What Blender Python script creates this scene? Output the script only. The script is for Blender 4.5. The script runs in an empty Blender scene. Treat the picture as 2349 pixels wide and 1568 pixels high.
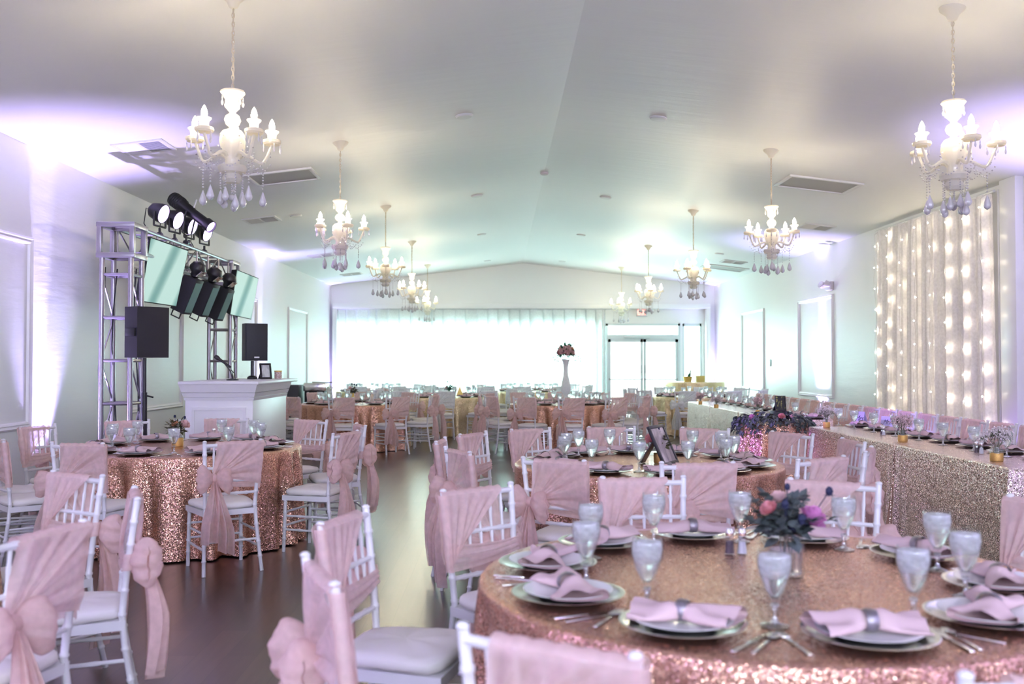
import bpy, bmesh, math, random
from mathutils import Vector, Matrix, noise
R = math.radians
PI = math.pi
sc = bpy.context.scene
C = sc.collection
rng = random.Random(7)

# ------------------------------------------------------------------ camera
F, U0, V0, CX, CY, H = 2200.0, 1146.0, 831.0, 1174.5, 784.0, 1.45
yaw = math.atan((CX - U0) / F)          # room axis is +Y, the camera looks a touch to the right of it
pit = math.atan((V0 - CY) / F)
cam_d = bpy.data.cameras.new('camera')
cam = bpy.data.objects.new('camera', cam_d)
C.objects.link(cam)
cam.location = (0, 0, H)
cam.rotation_euler = (PI/2 + pit, 0, -yaw)
cam_d.sensor_width = 36.0
cam_d.lens = F / 2349.0 * 36.0
cam_d.clip_start = 0.05
cam_d.clip_end = 200
cam_d.dof.use_dof = True
cam_d.dof.focus_distance = 8.2
cam_d.dof.aperture_fstop = 2.6
sc.camera = cam

def XY(u, v, z):
    """floor-plan point seen at pixel (u, v) at height z"""
    Y = F * (H - z) / (v - V0)
    return ((u - U0) / F * Y, Y)
def XZ(u, v, Y):
    return ((u - U0) / F * Y, H - (v - V0) / F * Y)

# ------------------------------------------------------------------ world, light, exposure
sc.cycles.use_adaptive_sampling = True
sc.cycles.adaptive_threshold = 0.03
sc.cycles.max_bounces = 7
sc.cycles.diffuse_bounces = 4
sc.cycles.glossy_bounces = 3
sc.cycles.transmission_bounces = 6
sc.cycles.transparent_max_bounces = 10
sc.cycles.caustics_reflective = False
sc.cycles.caustics_refractive = False
sc.view_settings.view_transform = 'Standard'
sc.view_settings.look = 'None'
sc.view_settings.gamma = 1.0
sc.view_settings.use_curve_mapping = False
sc.view_settings.exposure = 0.93
w = bpy.data.worlds.new('world'); sc.world = w; w.use_nodes = True
w.node_tree.nodes['Background'].inputs[0].default_value = (0.90, 1.0, 0.99, 1)
w.node_tree.nodes['Background'].inputs[1].default_value = 2.6

def area_light(name, loc, rot, sx, sy, power, col):
    l = bpy.data.lights.new(name, 'AREA'); l.shape = 'RECTANGLE'; l.size = sx; l.size_y = sy
    l.energy = power; l.color = col
    o = bpy.data.objects.new(name, l); C.objects.link(o); o.location = loc; o.rotation_euler = rot
    return o
def spot_light(name, loc, target, power, col, ang=60, blend=0.6, rad=0.03, parent=None):
    l = bpy.data.lights.new(name, 'SPOT'); l.energy = power; l.color = col
    l.spot_size = R(ang); l.spot_blend = blend; l.shadow_soft_size = rad
    o = bpy.data.objects.new(name, l); C.objects.link(o); o.location = loc
    o.rotation_euler = (Vector(target) - Vector(loc)).to_track_quat('-Z', 'Y').to_euler()
    if parent: o.parent = parent
    return o

XL, XR, YB, YF = -4.67, 5.99, -5.0, 26.6      # left wall, right wall, wall behind the camera, far wall
XA, ZA, ZE = 0.65, 4.21, 3.58                 # ridge and eaves
VIOLET = (0.42, 0.30, 1.0)
DAY = (0.60, 1.0, 0.96)
# daylight outside the far window wall and the entrance doors; added fill light behind the camera
area_light('daylight_window', (-0.74, YF+1.3, 1.55), (-PI/2, 0, 0), 7.6, 3.0, 900, DAY)
area_light('daylight_door', (4.3, YF+1.3, 1.55), (-PI/2, 0, 0), 2.7, 3.0, 170, DAY)
area_light('rear_fill_light', (0.66, YB-0.25, 2.9), (PI/2, 0, 0), 6.4, 0.9, 300, (0.72, 0.78, 1.0))
UPL = [(XL, 9.78), (XL, 18.7), (XL, 26.2), (XL, 1.2), (XR, 17.7), (XR, 26.2), (XR, 9.0), (XR, 0.6), (XL, -4.2), (XR, -4.2)]
def ceil_z(x):
    return ZA - abs(x - XA) * (ZA - ZE) / (XA - XL)
def ceil_pt(u, v):
    """point of the sloping ceiling seen at pixel (u, v)"""
    a, b = (u - U0) / F, (V0 - v) / F
    s = (ZA - ZE) / (XA - XL)
    sg = 1 if a * (ZA - H) / b > XA else -1
    # H + b*Y = ZA - s*sg*(a*Y - XA)
    Y = (ZA - H + s * sg * XA) / (b + s * sg * a)
    return Vector((a * Y, Y, H + b * Y)), sg

# ------------------------------------------------------------------ mesh building helpers
class MB:
    def __init__(s): s.v = []; s.f = []
    def add(s, vs, fs):
        o = len(s.v); s.v += [tuple(p) for p in vs]; s.f += [tuple(i + o for i in f) for f in fs]; return s
    def box(s, x0, x1, y0, y1, z0, z1):
        vs = [(x, y, z) for z in (z0, z1) for y in (y0, y1) for x in (x0, x1)]
        return s.add(vs, [(0,2,3,1), (4,5,7,6), (0,1,5,4), (2,6,7,3), (0,4,6,2), (1,3,7,5)])
    def obox(s, c, sx, sy, sz, M=None):
        b = MB().box(-sx/2, sx/2, -sy/2, sy/2, -sz/2, sz/2)
        M = M or Matrix.Identity(3)
        return s.add([Vector(c) + M @ Vector(p) for p in b.v], b.f)
    def rbox(s, x0, x1, y0, y1, z0, z1, b=0.005, seg=2):
        bm = bmesh.new(); bmesh.ops.create_cube(bm, size=1)
        for vv in bm.verts:
            vv.co = Vector(((x0+x1)/2 + vv.co.x*(x1-x0), (y0+y1)/2 + vv.co.y*(y1-y0), (z0+z1)/2 + vv.co.z*(z1-z0)))
        bmesh.ops.bevel(bm, geom=bm.edges[:], offset=b, segments=seg, affect='EDGES', profile=0.5)
        bm.verts.index_update()
        s.add([v.co for v in bm.verts], [[v.index for v in f.verts] for f in bm.faces]); bm.free(); return s
    def tube(s, path, r, seg=8, closed=False, caps=True):
        P = [Vector(p) for p in path]; n = len(P)
        rr = r if isinstance(r, (list, tuple)) else [r]*n
        up = Vector((0, 0, 1)); rings = []
        prev = None
        for i, p in enumerate(P):
            a = P[(i-1) % n] if (closed or i > 0) else p
            b = P[(i+1) % n] if (closed or i < n-1) else p
            t = (b - a).normalized()
            if prev is None:
                ref = up if abs(t.z) < 0.9 else Vector((1, 0, 0))
                x = t.cross(ref).normalized()
            else:
                x = (prev - t * prev.dot(t))
                x = x.normalized() if x.length > 1e-6 else t.orthogonal().normalized()
            prev = x; y = t.cross(x)
            rings.append([p + (x*math.cos(2*PI*k/seg) + y*math.sin(2*PI*k/seg)) * rr[i] for k in range(seg)])
        vs = [q for g in rings for q in g]; fs = []
        m = n if closed else n-1
        for i in range(m):
            j = (i+1) % n
            for k in range(seg):
                l = (k+1) % seg
                fs.append((i*seg+k, i*seg+l, j*seg+l, j*seg+k))
        if caps and not closed:
            fs.append(tuple(range(seg))[::-1]); fs.append(tuple((n-1)*seg+k for k in range(seg)))
        return s.add(vs, fs)
    def lathe(s, prof, seg=24, c=(0,0,0), M=None, wob=None):
        vs = []; fs = []; n = len(prof)
        for (r, z) in prof:
            for k in range(seg):
                a = 2*PI*k/seg
                q = r * (wob(a, z) if wob else 1)
                vs.append(Vector((q*math.cos(a), q*math.sin(a), z)))
        for i in range(n-1):
            for k in range(seg):
                l = (k+1) % seg
                fs.append((i*seg+k, i*seg+l, (i+1)*seg+l, (i+1)*seg+k))
        if prof[0][0] > 1e-6: fs.append(tuple(range(seg))[::-1])
        if prof[-1][0] > 1e-6: fs.append(tuple((n-1)*seg+k for k in range(seg)))
        M = M or Matrix.Identity(3)
        return s.add([Vector(c) + M @ p for p in vs], fs)
    def grid(s, fn, nu, nv, wrap=False):
        vs = [fn(i/nu, j/nv) for j in range(nv+1) for i in range(nu + (0 if wrap else 1))]
        w_ = nu if wrap else nu+1; fs = []
        for j in range(nv):
            for i in range(nu):
                i2 = (i+1) % nu if wrap else i+1
                fs.append((j*w_+i, j*w_+i2, (j+1)*w_+i2, (j+1)*w_+i))
        return s.add(vs, fs)
    def ball(s, c, rx, ry=None, rz=None, nu=12, nv=8, M=None, wob=None):
        ry = rx if ry is None else ry; rz = rx if rz is None else rz
        M = M or Matrix.Identity(3); c = Vector(c)
        def fn(u, v):
            a, b = 2*PI*u, PI*(v-0.5)*0.999
            p = Vector((math.cos(a)*math.cos(b)*rx, math.sin(a)*math.cos(b)*ry, math.sin(b)*rz))
            if wob: p *= wob(a, b)
            return c + M @ p
        return s.grid(fn, nu, nv, True)
    def octa(s, c, r, rz=None):
        x, y, z = c; rz = rz or r
        return s.add([(x+r,y,z),(x,y+r,z),(x-r,y,z),(x,y-r,z),(x,y,z+rz),(x,y,z-rz)],
                     [(0,1,4),(1,2,4),(2,3,4),(3,0,4),(1,0,5),(2,1,5),(3,2,5),(0,3,5)])
    def poly(s, pts): return s.add(pts, [tuple(range(len(pts)))])
    def prism(s, pts2, f):
        """extrude a 2-D outline: f maps (a, b, 0|1) to a point"""
        n = len(pts2)
        vs = [f(a, b, 0) for a, b in pts2] + [f(a, b, 1) for a, b in pts2]
        fs = [tuple(range(n))[::-1], tuple(range(n, 2*n))]
        fs += [(i, (i+1) % n, n+(i+1) % n, n+i) for i in range(n)]
        return s.add(vs, fs)
    def xf(s, M):
        s.v = [tuple(M @ Vector(p)) for p in s.v]; return s
    def mesh(s, name, mat, sharp=38, smooth=True):
        me = bpy.data.meshes.new(name)
        me.from_pydata(s.v, [], s.f)
        bm = bmesh.new(); bm.from_mesh(me)
        bmesh.ops.recalc_face_normals(bm, faces=bm.faces[:])
        bm.to_mesh(me); bm.free()
        if smooth:
            me.polygons.foreach_set('use_smooth', [True]*len(me.polygons))
            me.set_sharp_from_angle(angle=R(sharp))
        me.materials.append(mat)
        return me
    def build(s, name, mat, parent=None, sharp=38, smooth=True, loc=None):
        o = bpy.data.objects.new(name, s.mesh(name, mat, sharp, smooth)); C.objects.link(o)
        if parent: o.parent = parent
        if loc: o.location = loc
        return o
def tag(o, label=None, cat=None, group=None, kind=None):
    if label: o['label'] = label
    if cat: o['category'] = cat
    if group: o['group'] = group
    if kind: o['kind'] = kind
    return o
def empty(name, label, cat, loc=(0,0,0), rz=0, group=None):
    o = bpy.data.objects.new(name, None); C.objects.link(o); o.empty_display_size = 0.1
    o.location = loc; o.rotation_euler = (0, 0, rz)
    return tag(o, label, cat, group)
KIDS = {}
def freeze(root):
    """remember the tree below a prototype so that it can be copied quickly"""
    KIDS[root.name] = [(c, [(g, []) for g in c.children]) for c in root.children]
    return root
def dup(root, loc, rz, label, group=None, cat=None, mats=None):
    r = root.copy(); C.objects.link(r); r.location = loc; r.rotation_euler = (0, 0, rz); r['label'] = label
    if group: r['group'] = group
    if cat: r['category'] = cat
    for c, gs in KIDS.get(root.name, []):
        d = c.copy(); C.objects.link(d); d.parent = r
        for g, _ in gs:
            e = g.copy(); C.objects.link(e); e.parent = d
            if mats: swap(e, mats)
        if mats: swap(d, mats)
    return r
def swap(o, mats):
    if o.type == 'MESH' and o.data.materials and o.data.materials[0].name in mats:
        o.material_slots[0].link = 'OBJECT'; o.material_slots[0].material = mats[o.data.materials[0].name]
def struct(o): o['kind'] = 'structure'; return o
class Once:
    """first call hands out the prototype itself, later calls copies of it"""
    def __init__(s, proto): s.p = freeze(proto); s.used = False
    def put(s, loc, rz, label, group=None, mats=None):
        if s.used or mats: return dup(s.p, loc, rz, label, group, mats=mats)
        s.used = True; o = s.p
        o.location = loc; o.rotation_euler = (0, 0, rz); o['label'] = label
        if group: o['group'] = group
        return o
    def finish(s):
        if not s.used:
            for c, gs in KIDS[s.p.name]:
                for g, _ in gs: bpy.data.objects.remove(g)
                bpy.data.objects.remove(c)
            bpy.data.objects.remove(s.p)

# ------------------------------------------------------------------ materials
def mat(name, col, rough=0.5, metal=0.0, **kw):
    m = bpy.data.materials.new(name); m.use_nodes = True
    b = m.node_tree.nodes['Principled BSDF']
    b.inputs['Base Color'].default_value = (*col, 1); b.inputs['Roughness'].default_value = rough
    b.inputs['Metallic'].default_value = metal
    for k, v in kw.items(): b.inputs[k.replace('_', ' ')].default_value = v
    return m
def nd(m, t, **kw):
    n = m.node_tree.nodes.new(t)
    for k, v in kw.items(): setattr(n, k, v)
    return n
def lk(m, a, b): m.node_tree.links.new(a, b)
def bsdf(m): return m.node_tree.nodes['Principled BSDF']
def mapping(m, scale, coord='Object'):
    tc = nd(m, 'ShaderNodeTexCoord'); mp = nd(m, 'ShaderNodeMapping'); mp.inputs['Scale'].default_value = scale
    lk(m, tc.outputs[coord], mp.inputs['Vector']); return mp.outputs[0]
def bump(m, scale, strength, dist=0.01, detail=4, nscale=1.0):
    v = mapping(m, scale); n = nd(m, 'ShaderNodeTexNoise'); n.inputs['Scale'].default_value = nscale; n.inputs['Detail'].default_value = detail
    lk(m, v, n.inputs['Vector'])
    b = nd(m, 'ShaderNodeBump'); b.inputs['Strength'].default_value = strength; b.inputs['Distance'].default_value = dist
    lk(m, n.outputs['Fac'], b.inputs['Height']); lk(m, b.outputs[0], bsdf(m).inputs['Normal'])
    return n
def vary(m, col1, col2, scale, nscale=1.0, detail=3):
    v = mapping(m, scale); n = nd(m, 'ShaderNodeTexNoise'); n.inputs['Scale'].default_value = nscale; n.inputs['Detail'].default_value = detail
    lk(m, v, n.inputs['Vector'])
    r = nd(m, 'ShaderNodeValToRGB'); r.color_ramp.elements[0].position = 0.3; r.color_ramp.elements[1].position = 0.7
    r.color_ramp.elements[0].color = (*col1, 1); r.color_ramp.elements[1].color = (*col2, 1)
    lk(m, n.outputs['Fac'], r.inputs[0]); lk(m, r.outputs[0], bsdf(m).inputs['Base Color']); return m

M = {}
M['wall'] = mat('wall_paint', (0.86, 0.87, 0.86), 0.42); bump(M['wall'], (1.6, 1.6, 9.0), 0.35, 0.012, 6)
M['ceiling'] = mat('ceiling_paint', (0.86, 0.87, 0.87), 0.50); bump(M['ceiling'], (1.1, 6.5, 1.5), 0.30, 0.02, 5)
M['trim'] = mat('trim_paint', (0.88, 0.88, 0.88), 0.35)
M['booth'] = mat('booth_paint', (0.86, 0.86, 0.87), 0.35)
def floor_mat():
    m = mat('dark_wood_planks', (0.05, 0.035, 0.03), 0.33)
    tc = nd(m, 'ShaderNodeTexCoord'); mp = nd(m, 'ShaderNodeMapping'); mp.inputs['Rotation'].default_value = (0, 0, PI/2)
    lk(m, tc.outputs['Object'], mp.inputs['Vector'])
    br = nd(m, 'ShaderNodeTexBrick'); br.offset = 0.37; br.inputs['Scale'].default_value = 1.0
    br.inputs['Brick Width'].default_value = 1.2; br.inputs['Row Height'].default_value = 0.15
    br.inputs['Mortar Size'].default_value = 0.0018; br.inputs['Bias'].default_value = 0.0
    br.inputs['Color1'].default_value = (0.034, 0.021, 0.017, 1); br.inputs['Color2'].default_value = (0.062, 0.040, 0.031, 1)
    br.inputs['Mortar'].default_value = (0.02, 0.014, 0.012, 1)
    lk(m, mp.outputs[0], br.inputs['Vector'])
    mp2 = nd(m, 'ShaderNodeMapping'); mp2.inputs['Scale'].default_value = (22, 1.3, 1); lk(m, tc.outputs['Object'], mp2.inputs['Vector'])
    n = nd(m, 'ShaderNodeTexNoise'); n.inputs['Scale'].default_value = 1.6; n.inputs['Detail'].default_value = 7; lk(m, mp2.outputs[0], n.inputs['Vector'])
    mx = nd(m, 'ShaderNodeMix', data_type='RGBA', blend_type='MULTIPLY'); mx.inputs[0].default_value = 0.85
    rp = nd(m, 'ShaderNodeValToRGB'); rp.color_ramp.elements[0].color = (0.45, 0.45, 0.45, 1); rp.color_ramp.elements[1].color = (1.4, 1.35, 1.3, 1)
    lk(m, n.outputs['Fac'], rp.inputs[0]); lk(m, br.outputs['Color'], mx.inputs[6]); lk(m, rp.outputs[0], mx.inputs[7])
    lk(m, mx.outputs[2], bsdf(m).inputs['Base Color'])
    b = nd(m, 'ShaderNodeBump'); b.inputs['Strength'].default_value = 0.10; b.inputs['Distance'].default_value = 0.004
    lk(m, n.outputs['Fac'], b.inputs['Height']); lk(m, b.outputs[0], bsdf(m).inputs['Normal'])
    bsdf(m).inputs['Specular IOR Level'].default_value = 0.5; bsdf(m).inputs['Coat Weight'].default_value = 0.7; bsdf(m).inputs['Coat Roughness'].default_value = 0.22; bsdf(m).inputs['Coat IOR'].default_value = 1.5
    return m
M['floor'] = floor_mat()
M['chair'] = mat('chair_white_lacquer', (0.80, 0.79, 0.80), 0.32)
M['cushion'] = mat('cushion_cotton', (0.86, 0.82, 0.78), 0.9); bump(M['cushion'], (60, 60, 60), 0.15, 0.003)
def organza(name, col, alpha, trans=0.35):
    m = bpy.data.materials.new(name); m.use_nodes = True; nt = m.node_tree; nt.nodes.clear()
    out = nd(m, 'ShaderNodeOutputMaterial'); tr = nd(m, 'ShaderNodeBsdfTransparent'); d = nd(m, 'ShaderNodeBsdfDiffuse'); t = nd(m, 'ShaderNodeBsdfTranslucent')
    d.inputs[0].default_value = (*col, 1); t.inputs[0].default_value = (*col, 1)
    m1 = nd(m, 'ShaderNodeMixShader'); m1.inputs[0].default_value = trans
    m2 = nd(m, 'ShaderNodeMixShader')
    v = mapping(m, (30, 30, 30)); n = nd(m, 'ShaderNodeTexNoise'); n.inputs['Scale'].default_value = 1.0; n.inputs['Detail'].default_value = 3
    lk(m, v, n.inputs['Vector'])
    mr = nd(m, 'ShaderNodeMapRange'); mr.inputs[1].default_value = 0.3; mr.inputs[2].default_value = 0.7
    mr.inputs[3].default_value = alpha - 0.08; mr.inputs[4].default_value = min(1.0, alpha + 0.06)
    lk(m, n.outputs['Fac'], mr.inputs[0]); lk(m, mr.outputs[0], m2.inputs[0])
    lk(m, d.outputs[0], m1.inputs[1]); lk(m, t.outputs[0], m1.inputs[2])
    lk(m, tr.outputs[0], m2.inputs[1]); lk(m, m1.outputs[0], m2.inputs[2]); lk(m, m2.outputs[0], out.inputs[0])
    return m
M['blush'] = organza('blush_organza', (0.93, 0.71, 0.67), 0.77, 0.45)
M['backlit_white_organza'] = organza('backlit_white_organza', (0.93, 0.92, 0.93), 0.80, 0.45)  # far sashes: window backlight put into a whiter cloth colour
M['sheer'] = organza('sheer_curtain', (0.92, 0.94, 0.94), 0.97, 0.25)
M['shade_strip'] = organza('fold_shade_cotton', (0.85, 0.90, 0.89), 1.0, 0.06)
M['drape'] = organza('drape_voile', (0.95, 0.93, 0.94), 0.94, 0.22)
def sequin(name, col, col2, scale=220, k=0.72, rough=0.23, metal=0.9):
    m = mat(name, col, rough, metal)
    v = mapping(m, (1, 1, 1)); vo = nd(m, 'ShaderNodeTexVoronoi'); vo.inputs['Scale'].default_value = scale
    lk(m, v, vo.inputs['Vector'])
    s = nd(m, 'ShaderNodeVectorMath', operation='SUBTRACT'); s.inputs[1].default_value = (0.5, 0.5, 0.5); lk(m, vo.outputs['Color'], s.inputs[0])
    ml = nd(m, 'ShaderNodeVectorMath', operation='SCALE'); ml.inputs['Scale'].default_value = k; lk(m, s.outputs[0], ml.inputs[0])
    g = nd(m, 'ShaderNodeNewGeometry'); a = nd(m, 'ShaderNodeVectorMath', operation='ADD'); lk(m, g.outputs['Normal'], a.inputs[0]); lk(m, ml.outputs[0], a.inputs[1])
    nn = nd(m, 'ShaderNodeVectorMath', operation='NORMALIZE'); lk(m, a.outputs[0], nn.inputs[0]); lk(m, nn.outputs[0], bsdf(m).inputs['Normal'])
    mx = nd(m, 'ShaderNodeMix', data_type='RGBA'); mx.inputs[6].default_value = (*col, 1); mx.inputs[7].default_value = (*col2, 1)
    sp = nd(m, 'ShaderNodeSeparateColor'); lk(m, vo.outputs['Color'], sp.inputs[0]); lk(m, sp.outputs[1], mx.inputs[0])
    lk(m, mx.outputs[2], bsdf(m).inputs['Base Color'])
    return m
M['rose'] = sequin('rose_gold_sequins', (0.56, 0.29, 0.215), (0.85, 0.53, 0.38))
M['rose_sheen'] = sequin('rose_gold_sheen_sequins', (0.72, 0.52, 0.47), (0.94, 0.78, 0.72), 220, .78, .2)  # rose gold cloth again, silvery sheen of its sequins put into the colour
M['gold_seq'] = sequin('gold_sequins', (0.78, 0.58, 0.34), (0.95, 0.78, 0.50))
M['silver'] = mat('silver_metal', (0.86, 0.86, 0.82), 0.16, 1.0)
M['porcelain'] = mat('white_porcelain', (0.86, 0.85, 0.84), 0.15)
M['napkin'] = mat('blush_napkin_cotton', (0.68, 0.50, 0.50), 0.85); bump(M['napkin'], (90, 90, 90), 0.12, 0.002)
M['ring'] = mat('gunmetal_beaded_ring', (0.36, 0.33, 0.36), 0.35, 0.9); bump(M['ring'], (260, 260, 260), 0.5, 0.003)
def clear_glass(name, tint, gl=0.12):
    m = bpy.data.materials.new(name); m.use_nodes = True; nt = m.node_tree; nt.nodes.clear()
    out = nd(m, 'ShaderNodeOutputMaterial'); tr = nd(m, 'ShaderNodeBsdfTransparent'); tr.inputs[0].default_value = (*tint, 1)
    g = nd(m, 'ShaderNodeBsdfGlossy'); g.inputs['Roughness'].default_value = 0.06
    lw = nd(m, 'ShaderNodeLayerWeight'); lw.inputs[0].default_value = 0.5
    pw = nd(m, 'ShaderNodeMath', operation='POWER'); pw.inputs[1].default_value = 4.0; lk(m, lw.outputs['Facing'], pw.inputs[0])
    ad = nd(m, 'ShaderNodeMath', operation='MULTIPLY_ADD'); ad.inputs[1].default_value = 0.6; ad.inputs[2].default_value = gl*0.4; ad.use_clamp = True
    lk(m, pw.outputs[0], ad.inputs[0])
    mx = nd(m, 'ShaderNodeMixShader'); lk(m, ad.outputs[0], mx.inputs[0]); lk(m, tr.outputs[0], mx.inputs[1]); lk(m, g.outputs[0], mx.inputs[2]); lk(m, mx.outputs[0], out.inputs[0])
    return m
M['glass'] = clear_glass('clear_glass', (0.985, 0.995, 0.995), 0.14)
M['stemglass'] = clear_glass('goblet_stem_glass', (0.90, 0.93, 0.93), 0.9)
M['pane'] = clear_glass('window_glass', (0.97, 0.99, 0.99), 0.05)
def ice_mat():
    m = bpy.data.materials.new('iced_water'); m.use_nodes = True; nt = m.node_tree; nt.nodes.clear()
    out = nd(m, 'ShaderNodeOutputMaterial'); d = nd(m, 'ShaderNodeBsdfDiffuse'); t = nd(m, 'ShaderNodeBsdfTranslucent'); g = nd(m, 'ShaderNodeBsdfGlass')
    g.inputs['Roughness'].default_value = 0.04; g.inputs['IOR'].default_value = 1.33
    for q in (d, t): q.inputs[0].default_value = (0.98, 1.0, 0.995, 1)
    v = mapping(m, (38, 38, 70)); n = nd(m, 'ShaderNodeTexNoise'); n.inputs['Scale'].default_value = 1; n.inputs['Detail'].default_value = 2; lk(m, v, n.inputs['Vector'])
    b = nd(m, 'ShaderNodeBump'); b.inputs['Strength'].default_value = 0.35; b.inputs['Distance'].default_value = 0.005; lk(m, n.outputs['Fac'], b.inputs['Height'])
    for q in (d, t): lk(m, b.outputs[0], q.inputs['Normal'])
    m1 = nd(m, 'ShaderNodeMixShader'); m1.inputs[0].default_value = 0.65; lk(m, d.outputs[0], m1.inputs[1]); lk(m, t.outputs[0], m1.inputs[2])
    tp = nd(m, 'ShaderNodeBsdfTransparent'); m3 = nd(m, 'ShaderNodeMixShader'); m3.inputs[0].default_value = 0.5; lk(m, g.outputs[0], m3.inputs[1]); lk(m, tp.outputs[0], m3.inputs[2])
    tc = nd(m, 'ShaderNodeTexCoord'); sx = nd(m, 'ShaderNodeSeparateXYZ'); lk(m, tc.outputs['Object'], sx.inputs[0])
    mz = nd(m, 'ShaderNodeMapRange'); mz.inputs[1].default_value = .120; mz.inputs[2].default_value = .150; mz.inputs[3].default_value = 0.06; mz.inputs[4].default_value = .78; lk(m, sx.outputs['Z'], mz.inputs[0])
    rp = nd(m, 'ShaderNodeMapRange'); rp.inputs[1].default_value = .38; rp.inputs[2].default_value = .62; rp.inputs[3].default_value = .80; rp.inputs[4].default_value = 1.12; lk(m, n.outputs['Fac'], rp.inputs[0])
    ml = nd(m, 'ShaderNodeMath', operation='MULTIPLY'); ml.use_clamp = True; lk(m, mz.outputs[0], ml.inputs[0]); lk(m, rp.outputs[0], ml.inputs[1])
    m2 = nd(m, 'ShaderNodeMixShader'); lk(m, ml.outputs[0], m2.inputs[0]); lk(m, m3.outputs[0], m2.inputs[1]); lk(m, m1.outputs[0], m2.inputs[2]); lk(m, m2.outputs[0], out.inputs[0])
    return m
M['ice'] = ice_mat()
def milk_mat():
    m = bpy.data.materials.new('milk_glass'); m.use_nodes = True; nt = m.node_tree; nt.nodes.clear()
    out = nd(m, 'ShaderNodeOutputMaterial'); d = nd(m, 'ShaderNodeBsdfDiffuse'); t = nd(m, 'ShaderNodeBsdfTranslucent'); g = nd(m, 'ShaderNodeBsdfGlossy'); g.inputs['Roughness'].default_value = .15
    d.inputs[0].default_value = (.95, .92, .84, 1); t.inputs[0].default_value = (.96, .93, .84, 1)
    m1 = nd(m, 'ShaderNodeMixShader'); m1.inputs[0].default_value = .58; lk(m, d.outputs[0], m1.inputs[1]); lk(m, t.outputs[0], m1.inputs[2])
    m2 = nd(m, 'ShaderNodeMixShader'); m2.inputs[0].default_value = .06; lk(m, m1.outputs[0], m2.inputs[1]); lk(m, g.outputs[0], m2.inputs[2]); lk(m, m2.outputs[0], out.inputs[0])
    return m
M['milk'] = milk_mat()
M['porcelain_vase'] = organza('white_vase_glass', (.95, .95, .95), 1.0, .5)
M['crystal'] = mat('milky_crystal', (0.84, 0.80, 0.80), 0.12, 0, Transmission_Weight=0.25)
def emis(name, col, st):
    m = mat(name, col, 0.5); bsdf(m).inputs['Emission Color'].default_value = (*col, 1); bsdf(m).inputs['Emission Strength'].default_value = st; return m
M['bulb'] = emis('candle_bulb_glow', (1.0, 0.84, 0.58), 125)
M['fairy'] = emis('fairy_light_glow', (1.0, 0.86, 0.62), 95)
M['led'] = emis('violet_led_face', (0.62, 0.44, 1.0), 5)
M['chain'] = mat('ivory_chain', (0.62, 0.55, 0.42), 0.35, 0.3)
M['black'] = mat('black_metal', (0.012, 0.012, 0.016), 0.38)
M['blackplastic'] = mat('black_plastic', (0.014, 0.014, 0.02), 0.5); bump(M['blackplastic'], (200, 200, 200), 0.2, 0.002)
M['grille'] = mat('speaker_grille', (0.022, 0.026, 0.028), 0.55); bump(M['grille'], (300, 300, 300), 0.4, 0.003)
M['alu'] = mat('truss_aluminium', (0.36, 0.34, 0.37), 0.34, 0.85)
M['grey'] = mat('vent_grille_grey', (0.42, 0.41, 0.40), 0.6)
M['darkgap'] = mat('vent_dark', (0.10, 0.10, 0.10), 0.8)
M['slat'] = mat('vent_slat_white', (0.75, 0.76, 0.76), 0.5)
M['frame'] = mat('door_frame_aluminium', (0.62, 0.70, 0.69), 0.4, 0.3)
M['leaf'] = vary(mat('olive_leaves', (0.06, 0.08, 0.03), 0.55), (0.045, 0.055, 0.022), (0.14, 0.12, 0.05), (30, 30, 30))
M['euca'] = vary(mat('eucalyptus_leaves', (0.07, 0.09, 0.10), 0.6), (0.035, 0.05, 0.05), (0.13, 0.16, 0.16), (25, 25, 25))
M['green'] = organza('fern_leaves', (0.03, 0.16, 0.09), 1.0, 0.4)
M['stem'] = mat('green_stems', (0.16, 0.19, 0.11), 0.6)
M['pinkrose'] = organza('pink_petals', (0.86, 0.42, 0.44), 1.0, 0.4)
M['palerose'] = organza('pale_pink_petals', (0.88, 0.64, 0.62), 1.0, 0.4)
M['cream'] = organza('cream_petals', (0.90, 0.78, 0.66), 1.0, 0.4)
M['peach'] = organza('peach_petals', (0.86, 0.48, 0.30), 1.0, 0.4)
M['orchid'] = organza('orchid_pink_petals', (0.80, 0.36, 0.66), 1.0, 0.4)
M['thistle'] = mat('dark_blue_thistle', (0.02, 0.025, 0.07), 0.7)
M['gyps'] = mat('babys_breath_blossom', (0.84, 0.74, 0.74), 0.8)
M['gyps_pink'] = mat('pink_babys_breath_blossom', (0.80, 0.58, 0.60), 0.8)
M['goldglit'] = sequin('gold_glitter', (0.62, 0.36, 0.10), (0.80, 0.52, 0.18), 600, 0.5, 0.45, 0.7)
M['salt'] = mat('salt_grains', (0.80, 0.78, 0.82), 0.8)
M['pepper'] = mat('ground_pepper', (0.10, 0.07, 0.09), 0.8)
M['gold'] = mat('gold_paper', (0.80, 0.58, 0.18), 0.4, 0.5)
M['yellow'] = mat('yellow_card', (0.90, 0.72, 0.22), 0.6)
M['lilac'] = mat('lilac_card', (0.62, 0.56, 0.86), 0.7)
M['ink'] = mat('dark_ink', (0.05, 0.03, 0.12), 0.6)
M['switch'] = mat('switch_plate_grey', (0.36, 0.40, 0.40), 0.5)
M['beige'] = mat('beige_plastic', (0.62, 0.58, 0.58), 0.5)
M['lens'] = mat('lamp_lens', (0.75, 0.75, 0.76), 0.1)
M['red'] = emis('exit_red', (1.0, 0.22, 0.18), 2.0)
M['lining'] = mat('tan_lining_fabric', (0.50, 0.30, 0.22), 0.8)
M['wood'] = mat('folding_table_laminate', (0.55, 0.50, 0.42), 0.5)

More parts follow.
